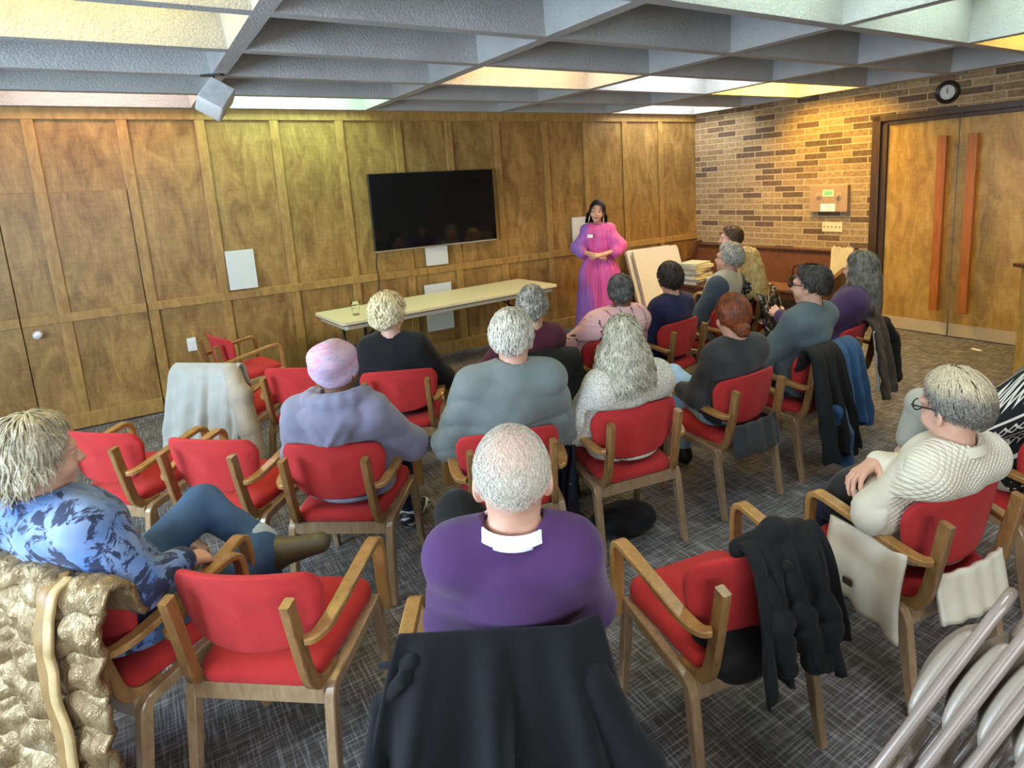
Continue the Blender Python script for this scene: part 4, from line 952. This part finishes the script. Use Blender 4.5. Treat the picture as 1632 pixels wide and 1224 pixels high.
# pew along the brick wall
M_pew=wood('red_brown_pew',(.06,.02,.008),(.15,.055,.02),(3,12,12),.3,.4,.2); M_pews=wood('pew_seat',(.13,.055,.018),(.24,.115,.04),(3,12,12),.3,.4,.2)
pw=thing('pew','long dark wooden pew along the brick wall','pew',(6.86,5.35,0),3.6)
bk=MB(); rows=[]
for x,z in((-.19,.40),(-.12,.62),(-.04,.80),(-.03,.845),(-.0,.85),(.0,.80),(-.07,.62),(-.14,.40)): rows.append([(x,-1.12,z),(x,1.1,z)])
bk.grid(rows+[rows[0]]); bk.F.append((0,2,4,6,8,10,12,14)); bk.F.append((15,13,11,9,7,5,3,1)); bk.obj('backrest',M_pew,pw)
MB().box((-.055,-1.13,.845),(.02,1.1,.872),.006).obj('top_rail',M_pew,pw)
MB().box((-.60,-1.12,.415),(-.15,1.1,.45),.006).obj('seat',M_pews,pw); MB().box((-.58,-1.1,.33),(-.56,1.08,.415)).obj('seat_apron',M_pew,pw)
pe=MB(); out=[(-.62,0),(-.60,.5),(-.56,.60),(-.40,.63),(-.2,.70),(-.12,.82),(-.07,.905),(.03,.91),(.05,.8),(-.02,.4),(-.02,0)]
m=len(out); 
for y in(-1.18,1.1):
    MB().add([(x,y,z) for x,z in out]+[(x,y+.055,z) for x,z in out],[tuple(range(m)),tuple(range(m,2*m))[::-1]]+[(i,m+i,m+(i+1)%m,(i+1)%m) for i in range(m)]).obj('end_panel',M_pew,pw,auto=30)
# low table with books beside the pew
M_tab=wood('dark_walnut',(.05,.02,.01),(.12,.05,.022),(3,12,12),.3)
lt=thing('low_table','low dark wooden table under the stacked books','table',(5.93,5.52,0),3.6)
MB().box((-.27,-.48,.465),(.27,.42,.5),.006).obj('table_top',M_tab,lt); MB().box((-.24,-.45,.39),(.24,.39,.465)).obj('apron',M_tab,lt)
for x in(-.22,.22):
    for y in(-.43,.37): MB().box((x-.025,y-.025,0),(x+.025,y+.025,.39)).obj('leg',M_tab,lt)
def book(x,y,z,rot,w,d,h,label,c):
    o=thing('book',label,'book',(x,y,z),rot,'books stacked on the low table')
    cm=plain('book_cover_'+c,srgb(c),.5,var=.05)
    MB().box((-w/2,-d/2,0),(w/2,d/2,.004),.001).box((-w/2,-d/2,h-.004),(w/2,d/2,h),.001).box((-w/2,-d/2,.004),(-w/2+.005,d/2,h-.004)).obj('cover',cm,o)
    MB().box((-w/2+.005,-d/2+.005,.004),(w/2-.006,d/2-.005,h-.004)).obj('pages',plain('paper_edges',(.66,.63,.52),.9,var=.06,vs=90),o); return h
z=.5; hs=[.034,.03,.034,.03,.034,.03,.034,.028]
ords=['bottom book of the tall stack on the low table','second book up in the tall book stack','third book up in the tall book stack','fourth book up in the tall book stack','fourth book down in the tall book stack','third book down in the tall book stack','second book down in the tall book stack','pale green topmost book of the tall stack beside the folded tables']
for i,h in enumerate(hs):
    book(5.86+.012*math.sin(i*2.3),5.66+.012*math.cos(i*1.7),z,10+9*math.sin(i*1.9),.36,.27,h,ords[i],['cfcbb8','9b9b8c','d6d1bc','8d9282','c9c4b0','979989','c0bca6','b4bca6'][i]); z+=h+.0005
z=.5
for i,(h,l,c) in enumerate(((.03,'bottom book of the low stack nearest the viewer','8d8a7e'),(.028,'middle book of the low stack nearest the viewer','5c5a6a'),(.03,'topmost book of the low stack nearest the viewer','c9c6b8'))):
    book(5.95+.01*i,5.30,z,14-6*i,.34,.25,h,l,c); z+=h+.0005
# clock, notice board box and switches on the brick wall
def onwall(o): o.rotation_euler=(0,0,RA); return o
def wl(y,z,off=0): return (rw[0]-math.sin(RA)*(y-rw[1])-off*math.cos(RA), rw[1]+(y-rw[1])*math.cos(RA)-off*math.sin(RA), z)
ck=onwall(thing('wall_clock','round dark-framed wall clock above the double doors','clock',wl(3.32,2.51)))
MB().lathe([(0,0),(.112,0),(.112,-.03),(.10,-.042),(.074,-.03),(.07,-.02),(0,-.02)],40,(0,0,0),'x').obj('frame',plain('dark_clock_rim',(.02,.013,.01),.3),ck,auto=40)
MB().lathe([(0,-.0205),(.07,-.0205),(.07,-.022),(0,-.022)],40,(0,0,0),'x').obj('dial',plain('clock_face',(.62,.6,.55),.6,var=.02),ck)
hd_=MB()
for a,l,w in((-12,.036,.004),(4,.056,.003)):
    q=Vector((0,-math.sin(R(a)),math.cos(R(a)))); s_=Vector((0,q.z,-q.y)); p=Vector((-.0235,0,0))
    hd_.add([p-q*.012-s_*w,p-q*.012+s_*w,p+q*l+s_*w*.5,p+q*l-s_*w*.5],[(0,1,2,3)])
hd_.obj('hands',M_black,ck)
tk=MB()
for i in range(12):
    a=2*PI*i/12; q=Vector((0,math.sin(a),math.cos(a))); s_=Vector((0,q.z,-q.y)); p=Vector((-.0225,0,0))+q*.057
    tk.add([p-s_*.002,p+s_*.002,p+s_*.002+q*.008,p-s_*.002+q*.008],[(0,1,2,3)])
tk.obj('hour_marks',M_black,ck)
bx=onwall(thing('control_box','tan metal control box with green and white stickers on the brick wall','box',wl(4.53,1.475)))
MB().box((-.06,-.235,-.155),(-.001,.235,.155),.004).obj('cover',plain('tan_enamel',srgb('a98c6c'),.5,var=.04),bx)
for y in(.115,-.125): MB().lathe([(0,0),(.042,0),(.042,-.006),(.02,-.012),(.016,-.03),(0,-.03)],20,(-.06,y,.03),'x').obj('dial_knob',plain('brass_tan',srgb('ad9070'),.35,var=.05),bx,auto=40)
st=MB().box((-.0625,-.07,.025),(-.0605,.068,.105)).obj('green_sticker',plain('pale_green_card',srgb('c4dcb4'),.6,var=.02),bx); MB().box((-.0633,-.05,.04),(-.0626,.047,.088)).obj('printed_panel',plain('mint_print',srgb('7dbf9a'),.6,var=.25,vs=140),st)
st=MB().box((-.0625,-.09,-.148),(-.0605,.09,-.06)).obj('white_sticker',plain('white_sticker',(.78,.78,.8),.6,var=.02),bx); 
pr=MB()
for i in range(4): pr.box((-.0632,-.07+.02*(i%2),-.079-.017*i),(-.0626,.06-.025*(i%3),-.0745-.017*i))
pr.obj('printed_lines',plain('faint_grey_print',(.45,.46,.5),.6,var=.1,vs=300),st)
sp=onwall(thing('switch_plate','cream five-switch light plate under the tan control box','light switch',wl(4.50,1.14)))
MB().box((-.008,-.125,-.058),(.004,.125,.058),.003).obj('plate',plain('ivory_plastic',(.72,.68,.42),.4,var=.02),sp)
for i in range(5): MB().box((-.018,-.094+.047*i-.004,-.010),(-.006,-.094+.047*i+.004,.010 if i else .004),.001).obj('toggle',plain('dark_toggle',(.10,.09,.06),.5),sp)
# loudspeaker under the ceiling rib
ls=thing('loudspeaker','off-white loudspeaker hanging from a ceiling rib above the panelling','speaker',(.575,4.78,2.5),-38)
b=MB().box((-.085,-.075,-.10),(.085,.075,.10),.018).obj('cabinet',plain('offwhite_plastic',(.62,.63,.6),.5,var=.03),ls,auto=50); b.rotation_euler=(R(-30),R(32),R(25))
g_=MB().box((-.075,-.082,-.09),(.075,-.074,.09),.003).obj('grille',plain('pale_grille',(.7,.74,.76),.6,bump=.5,bs=500),b)
MB().tube([(0,.0,.16),(0,.01,.09)],.014,10).box((-.07,-.02,.145),(.07,.02,.157),.002).obj('bracket',M_black,ls)
# lectern at the right edge
lc=thing('lectern','brown wooden lectern cut off by the right edge, near the double doors','lectern',(5.83,1.72,0),-32)
MB().box((-.3,-.25,0),(-.27,.25,1.0),.003).obj('side_panel',M_doorw,lc); MB().box((.27,-.25,0),(.3,.25,1.0),.003).obj('side_panel',M_doorw,lc); MB().box((-.27,.2,.03),(.27,.22,1.0)).obj('front_panel',M_pew,lc)
MB().box((-.34,-.29,1.0),(.34,.29,1.03),.004).obj('top',M_pew,lc); MB().box((-.27,-.24,.5),(.27,.2,.52)).obj('shelf',M_pew,lc)
tag(MB().box((-.05,-.02,0),(.05,.02,.012),.004).obj('paper_scrap',M_white),'small white scrap on the carpet at the foot of the right-hand door','scrap'); bpy.data.objects['paper_scrap'].location=(6.72,2.78,.001); bpy.data.objects['paper_scrap'].rotation_euler=(0,0,R(70))
# ================================================================ COATS AND BAGS
def solid(o,t,off=0):
    m=o.modifiers.new('thickness','SOLIDIFY'); m.thickness=t; m.offset=off; return o
def drape(name,label,cat,ck,mat,x0=-.26,x1=.26,zb=.2,fz=.62,flare=.04,amp=.02,fr=14,seed=0,quilt=0,qd=.07,back=.0,nu=90,nv=110,thick=.012,tilt=0,ragged=0,group=None,wrapy=.0,lift=0,th=None,slope=0,gape=0,name2=None):
    """cloth laid over the backrest of a chair, hanging behind it"""
    path=[Vector((0,y,z)) for y,z in((-.188,fz),(-.203,.72),(-.213,.775),(-.232,.798+lift),(-.262,.797+lift),(-.298,.765),(-.318,.68),(-.332-back*.3,.5),(-.345-back*.7,.3),(-.355-back,.1))]
    sp=spline(path,12); L=[0]
    for i in range(1,len(sp)): L.append(L[-1]+(sp[i]-sp[i-1]).length)
    tops=[i for i,p in enumerate(sp) if p.z<zb and i>40]; end=L[tops[0]] if tops else L[-1]
    itop=max(range(len(sp)),key=lambda i:sp[i].z); Lt=L[itop]
    P=[]
    for j in range(nv+1):
        row=[]
        for i in range(nu+1):
            u=i/nu; e=end+ragged*(math.sin(u*9+seed)+.6*math.sin(u*23+2*seed)); s=(j/nv)*e
            k=min(range(len(L)),key=lambda q:abs(L[q]-s)) if False else np.searchsorted(L,s); k=min(max(int(k),1),len(L)-1); f=(s-L[k-1])/(L[k]-L[k-1]); p=sp[k-1].lerp(sp[k],min(f,1))
            d=max(0,s-Lt); dn=min(1,d/.45); uu=2*u-1
            x=x0+(x1-x0)*u; x+=uu*flare*dn
            edge=max(0,abs(x)-.20); zz=p.z-edge*edge*1.6-slope*uu*.5*dn; y=p.y+edge*wrapy*1.0
            quj=0; fo=amp*dn**.7*(math.sin(fr*uu+seed+1.2*math.sin(3*uu+seed))+.45*math.sin(fr*2.1*uu+2*seed+2*d))
            y-=fo+amp*dn; x+=amp*.7*dn*math.cos(fr*uu+seed)
            y-=.004*math.sin(38*d+9*uu+seed)*dn
            if quilt:
                q=abs(math.sin(PI*(s+.020*math.sin(5*uu+seed)+.010*math.sin(17*uu+1))/qd))**.5; w=quilt*q*(.85+.22*math.sin(13*uu+4*math.sin(s*31+seed))+.16*math.sin(29*uu+s*40+seed)+.12*math.sin(53*uu-s*70))
                if s>Lt: y-=w
                zz+=w*max(0,1-d*14) if s>Lt-.06 else 0
            row.append((x,y,max(zz,.012)))
        P.append(row)
    x,y,a=CH[ck]
    o=MB().grid(P).obj(name,mat,None,True); o.location=(x,y,0); o.rotation_euler=(0,0,R(a)); solid(o,thick)
    return tag(o,label,cat,group)
def lump(name,label,cat,ck,mat,fn,h=.008,disp=None,group=None):
    S=SDF(); fn(S); V,Q=S.mesh(h,disp); o=mesh_obj(name,V,Q,mat,None,True); x,y,a=CH[ck]; o.location=(x,y,0); o.rotation_euler=(0,0,R(a)); return tag(o,label,cat,group)
def sub(name,ck_obj,mat,fn,h=.008,disp=None):
    S=SDF(); fn(S); V,Q=S.mesh(h,disp); return mesh_obj(name,V,Q,mat,ck_obj,True)
M_blackwool=cloth('black_wool',srgb('111316'),.95,.2,.3,220,.05)
c=drape('overcoat','long black wool coat hung over the chair of the man in the purple sweater','coat','C2',M_blackwool,-.19,.27,.02,.66,.13,.05,9,1.3,wrapy=.6,lift=.045,thick=.016,back=.05)
sub('lapel',c,M_blackwool,lambda S:(S.rc((-.15,-.285,.825),(-.24,-.235,.775),.016,.008,.01),S.rc((-.17,-.305,.80),(-.245,-.27,.70),.016,.014,.02),S.rc((-.24,-.27,.71),(-.27,-.30,.52),.016,.03,.02)),.006)
sub('sleeve',c,M_blackwool,lambda S:(S.rc((.25,-.29,.76),(.33,-.32,.55),.035,.062,.03),S.rc((.33,-.32,.55),(.36,-.37,.10),.062,.055,.03)),.009,wrinkle(.008,22,4))
gold=NT('gold_quilted_nylon'); gv=gold.noise(gold.map(),9,4); gold=gold.out(gold.ramp(gv,[(.3,srgb('7d6544')),(.6,srgb('a08b66')),(.75,srgb('bdb094'))]),.3,gold.noise(gold.map((1.6,1,.7)),16,5,.65,1.2),.7,.03,Metallic=.4)
c=drape('puffer_jacket','gold quilted puffer jacket hung over the chair at the left edge','jacket','C0',gold,-.36,.30,.03,.70,.03,.014,5,2.0,quilt=.022,qd=.105,wrapy=.3,lift=.012,thick=.02,back=.02,nu=150,nv=190)
pp=spline([(.13,-.262,.838),(.14,-.318,.80),(.155,-.352,.70),(.17,-.366,.6),(.20,-.378,.42),(.235,-.386,.2),(.255,-.388,.04)],6)
for k_,(dx_,w_,nm) in enumerate(((0,.05,'zip_placket'),(.034,.03,'placket_edge'))):
    MB().bar([p+Vector((dx_+.004*math.sin(i_*1.1+k_),-.004*k_+.003*math.sin(i_*.9),0)) for i_,p in enumerate(pp)],w_,.012,(1,.15,0),.4).obj(nm,plain('dull_gold_facing' if k_==0 else 'pale_gold_edge',srgb('8a6d40' if k_==0 else 'b39a6c'),.5,var=.2),c,True)
greyf=cloth('pale_grey_fleece_coat',srgb('a7a9a4'),.95,.08,.4,160,.4)
c=drape('coat','pale grey coat hung over the chair ahead of the empty red armchairs','coat','C8',greyf,-.24,.25,.12,.66,.05,.024,9,.6,wrapy=.2,lift=.004,thick=.014,back=.06)
sub('sleeve',c,cloth('beige_sleeve',srgb('a79f90'),.95,.1,.4,160,.3),lambda S:S.chain([(.20,-.275,.765),(.27,-.31,.62),(.34,-.36,.40),(.42,-.40,.12)],[.05,.065,.06,.055],.03),.009,wrinkle(.006,30,2))
dn_=cloth('blue_padded_shell',srgb('2f5379'),.8,.2,.35,90,.1,fold=.5); bs_=cloth('black_padded_shell',srgb('141414'),.7,.2,.35,90,.04,fold=.5)
c=drape('blue_jacket','blue jacket hung behind the man in the teal-grey shirt','jacket','C16',dn_,-.0,.27,.30,.68,.03,.024,7,.2,lift=.004,thick=.02,back=.02,ragged=.02,wrapy=.2)
sub('sleeve',c,dn_,lambda S:S.chain([(-.10,-.36,.45),(-.06,-.385,.3),(-.03,-.39,.12)],[.05,.05,.045],.02),.009,wrinkle(.006,40,3))
drape('black_coat','black coat hung on the same chair as the blue jacket, left of it','coat','C16',bs_,-.24,.03,.20,.68,.02,.026,8,1.1,lift=.012,thick=.02,back=.04,ragged=.02,wrapy=.2)
c=drape('padded_coat','brown padded coat hung over the chair near the double doors','coat','C17',cloth('brown_padded_shell',srgb('443b33'),.75,.2,.3,90,.1,fold=.4),-.02,.32,.30,.68,.04,.02,5,.5,quilt=.007,qd=.13,lift=.012,thick=.024,back=.03,wrapy=.3)
sub('white_lining',c,M_white,lambda S:S.chain([(-.02,-.315,.74),(-.03,-.335,.6),(-.03,-.36,.34)],[.012,.012,.012],.01),.006)
sub('sleeve',c,bs_,lambda S:S.chain([(.30,-.28,.72),(.40,-.30,.58),(.41,-.34,.32)],[.06,.068,.055],.03),.009,wrinkle(.008,44,6))
drape('black_jacket','black jacket hung on the chair of the person in the maroon top','jacket','C18',bs_,-.2,.33,.30,.66,.04,.022,7,2.2,lift=.008,thick=.018,back=.02,ragged=.02,wrapy=.4)
scm=cloth('black_crinkle_scarf',srgb('0f1012'),.8,.3,.6,60,.05,fold=.9)
c=drape('scarf','crumpled black scarf thrown over the empty armchair between purple sweater and cream jacket','scarf','C3',scm,-.105,.165,.47,.60,.03,.028,12,.9,lift=.016,thick=.014,ragged=.03,back=.03)
sub('bunched_fold',c,scm,lambda S:(S.chain([(-.09,-.215,.79),(.02,-.24,.825),(.13,-.225,.80)],[.026,.034,.026],.03),S.chain([(-.07,-.30,.74),(-.06,-.345,.62),(-.04,-.36,.50)],[.022,.034,.03],.03),S.chain([(.0,-.31,.76),(.03,-.35,.6),(.05,-.365,.48)],[.02,.03,.03],.03),S.chain([(.11,-.30,.74),(.12,-.35,.58),(.10,-.36,.46)],[.022,.034,.028],.03)),.007,wrinkle(.009,60,7))
lump('black_bag','black cloth bundle lying on the seat under the scarf','bundle','C3',bs_,lambda S:(S.ell((-.06,-.135,.485),(.13,.075,.05),None,.02),S.ell((-.06,-.215,.43),(.12,.05,.07),None,.03)),.007,wrinkle(.008,50,3))
nv=NT('navy_dotted_cotton'); q=nv.n('TexVoronoi',{'Vector':nv.map(),'Scale':26.0}).outputs[0]
nvm=nv.out(nv.ramp(q,[(.10,srgb('b9bcc6')),(.13,srgb('1c2030'))]),.9,nv.noise(nv.map(),16,3),.5,.02)
x,y,a=CH['C13']; P=[]
for j in range(61):
    row=[]; s=j/60
    for i in range(41):
        u=i/40-.5; d=max(0,s-.18)
        th=min(1,s/.22)*PI; xx=-.255-.034*math.cos(PI-th) if s<.22 else -.289
        zz=.672+.02*math.sin(th) if s<.22 else .672-(s-.22)*.62
        yy=.02+u*(.19-.02*d)+.012*math.sin(9*u+s*4); xx-=.02*d*2*(.6+math.sin(22*u+1.3*math.sin(7*s)))+.006*math.sin(40*u+9*s); row.append((xx,yy,zz))
    P.append(row)
o=MB().grid(P).obj('dotted_jacket',nvm,None,True); o.location=(x,y,0); o.rotation_euler=(0,0,R(a)); solid(o,.014); tag(o,'navy dotted jacket hung on the left arm of the white sweater chair','jacket')
# jacket of the person in cream: side panel and hem hanging outside the seat
cj=PE['16']['root']; jm=[o for o in cj.children if o.name.startswith('jacket')][0]
P=[[(-.262-.035*math.sin(PI*min(1,j/16))*.6-.02*(j/16)-.012*math.sin(i*.9+1)*(j/16), .10-.30*(i/16)-.03*(j/16)*(1-i/16), .60-(.26+.06*i/16)*(j/16)) for i in range(17)] for j in range(17)]
sp_=solid(MB().grid(P).obj('jacket_side',jm.data.materials[0],jm,True),.014)
MB().box((-.318,-.035,.405),(-.311,.0,.43),.001).obj('brand_patch',plain('brown_patch',srgb('3b2c26'),.6),sp_)
P=[[(-.17+.35*i/20, -.232-.02*math.sin(PI*i/20)-.035*(j/10)+.004*math.sin(i*1.3), .515-.16*j/10) for i in range(21)] for j in range(11)]
solid(MB().grid(P).obj('jacket_hem',jm.data.materials[0],jm,True),.014)
cg=PE['10']['root']; jm=[o for o in cg.children if o.name.startswith('cardigan')][0]
P=[[(-.185+.37*i/20, -.235-.02*math.sin(PI*i/20)-.03*(j/10)+.006*math.sin(i*1.1), .515-.17*j/10) for i in range(21)] for j in range(11)]
solid(MB().grid(P).obj('cardigan_hem',jm.data.materials[0],jm,True),.014)
drape('flowered_wrap','black and white flowered wrap over the chair behind the blond person','wrap','C21',mono_floral(),-.25,.26,.25,.66,.03,.022,7,1.9,lift=.01,thick=.02,back=.03,ragged=.02,wrapy=.3)
# bags
bp=lump('backpack','black cloth backpack with key charms on the lap of the person in the cream jacket','bag','C4',cloth('black_nylon',srgb('1b1d20'),.6,.2,.3,70,.1,fold=.5),
  lambda S:(S.ell((-.07,.17,.60),(.12,.085,.085),None,.02),S.ell((-.12,.15,.58),(.085,.08,.08),None,.03),S.ell((-.05,.16,.66),(.09,.065,.04),None,.02)),.007,wrinkle(.008,36,2))
ch_=MB()
for k,(dx,dz) in enumerate(((0,0),(.006,-.022),(-.004,-.044),(.012,-.064))): ch_.lathe([(0,-.011),(.009,-.006),(.011,0),(.009,.006),(0,.011)],10,(-.165+dx,.085,.67+dz))
ch_.obj('key_charms',plain('pink_white_beads',(.75,.62,.62),.3,var=.3,vs=30),bp,True)
MB().tube(spline([(-.06,.09,.66),(-.0,.09,.60),(-.03,.12,.54)],6),.010,6).obj('strap',cloth('navy_webbing',srgb('23284a')),bp,True)
lump('teal_bag','teal cloth bag under the chair of the person in the navy top','bag','C15',cloth('teal_nylon',srgb('1f7078'),.6,.15,.3,70,.1,fold=.5),lambda S:(S.ell((.0,-.03,.13),(.17,.12,.12),None,.02),S.ell((.05,-.04,.22),(.11,.08,.06),None,.02),S.cut((0,0,-1),-.004)),.009,wrinkle(.009,34,2))
lump('shoulder_bag','black bag on the carpet under the white sweater chair','bag','C13',cloth('black_canvas',srgb('131315'),.8,fold=.5),lambda S:(S.ell((.02,.02,.05),(.19,.15,.06),None,.02),S.ell((-.08,-.02,.08),(.10,.09,.05),None,.02),S.cut((0,0,-1),-.004)),.009,wrinkle(.008,40,4))
hb=thing('handbag','small dark handbag standing on the pew seat','handbag',(6.36,4.52,.452),0)
S=SDF(); S.ell((0,0,.10),(.07,.13,.10),None,.02); S.ell((0,0,.06),(.08,.14,.06),None,.02); S.cut((0,0,-1),-.001); V,Q=S.mesh(.008); mesh_obj('pouch',V,Q,plain('dark_brown_leather',srgb('1e1613'),.4),hb,True)
MB().tube(spline([(0,-.09,.17),(0,-.06,.28),(0,.06,.28),(0,.09,.17)],8),.008,8).obj('handle',plain('brown_strap',srgb('2a1c15'),.4),hb,True)
o=MB().grid([[(-.30+.55*s_ if False else -.02-.22*max(0,s_-.25)*.25-.05*math.sin(min(1,s_*3)*PI)*0, -.13+.26*u+.006*math.sin(14*u+5*s_), .918-max(0,s_-.15)*.62 +.01*math.sin(9*u)) for u in [i/24 for i in range(25)]] for s_ in [j/30 for j in range(31)]]).obj('fleece_throw',cloth('cream_fleece',srgb('c8bb98'),.95,.1,.5,120,.4),None,True)
for v in o.data.vertices:
    s_=(.918-v.co.z)/.62
    v.co.x=-.10+.17*min(1,max(0,.0+ (1 if s_<.03 else 0)*.0))-.0+( -.075*max(0,min(1,s_*1.3))-.05); v.co.y+=-1.10
o.location=pw.location; o.rotation_euler=pw.rotation_euler; solid(o,.03); tag(o,'cream fleece thrown over the near end of the pew back','throw')
# ================================================================ FOLDED STEEL CHAIRS, LOWER RIGHT CORNER
Vv=Vector((.813,.279,-.512)).normalized(); T=Vector((-.363,.314,-.882)); T=(T-Vv*T.dot(Vv)).normalized(); Nn=T.cross(Vv).normalized()
A0=Vector((1.357,.468,.995))
M_tub=plain('taupe_enamel_tube',srgb('8f8278'),.25,.15,var=.06,vs=14); M_pan=plain('taupe_enamel_panel',srgb('8f8476'),.35,.1,var=.05); M_cap=plain('beige_rubber',srgb('b7a07c'),.6)
def steel_chair(i,label):
    Ln=.97; r=.0118; org=A0+Nn*(.054*i)-T*(.0226*i)
    base=org+T*Ln
    root=thing('folding_chair',label,'folding chair',base,0,'folded steel chairs leaning together')
    f=lambda t,v,n: tuple(org+T*t+Vv*v+Nn*n-base)
    W=.45; c=.05
    pts=[f(Ln-.02,0,0),f(.5,0,0),f(c+.05,0,0),f(c*.5,.008,0),f(c*.12,.03,0),f(0,.07,0),f(0,W/2,0),f(0,W-.07,0),f(c*.12,W-.03,0),f(c*.5,W-.008,0),f(c+.05,W,0),f(.5,W,0),f(Ln-.02,W,0)]
    MB().tube(spline(pts,5),r,12).obj('front_frame',M_tub,root,True)
    pts=[f(Ln-.06,.03,.028),f(.6,.03,.028),f(.44,.03,.026),f(.40,.04,.026),f(.385,.08,.026),f(.385,W-.08,.026),f(.40,W-.04,.026),f(.44,W-.03,.026),f(.6,W-.03,.028),f(Ln-.06,W-.03,.028)]
    MB().tube(spline(pts,5),r*.9,12).obj('rear_frame',M_tub,root,True)
    rows=[]
    for a in range(15):
        t=.11+.21*a/14; h=math.sin(PI*a/14)
        rows.append([f(t,.001,-.004)]+[f(t,.0+W*b/12,-.012-.034*(h**.5)*(.55+.45*math.sin(PI*b/12))) for b in range(13)])
    solid(MB().grid(rows).obj('back_panel',M_pan,root,True),.005)
    rows=[[f(.50+.38*a/8,.035+(W-.07)*b/8,.014+.004*math.sin(PI*a/8)) for b in range(9)] for a in range(9)]
    solid(MB().grid(rows).obj('seat_panel',M_pan,root,True),.008)
    for v in(0,W): MB().tube([f(Ln-.03,v,0),f(Ln,v,0)],.016,12).obj('foot_cap',M_cap,root,True)
    for v in(.03,W-.03): MB().tube([f(Ln-.075,v,.028),f(Ln-.045,v,.028)],.015,12).obj('foot_cap',M_cap,root,True)
for i,l in enumerate(('folded taupe steel chair at the front of the leaning stack, lower right corner','second folded steel chair of the leaning stack','third folded steel chair of the leaning stack','fourth folded steel chair of the leaning stack','last visible folded steel chair of the stack, deepest in the lower right corner')): steel_chair(i,l)
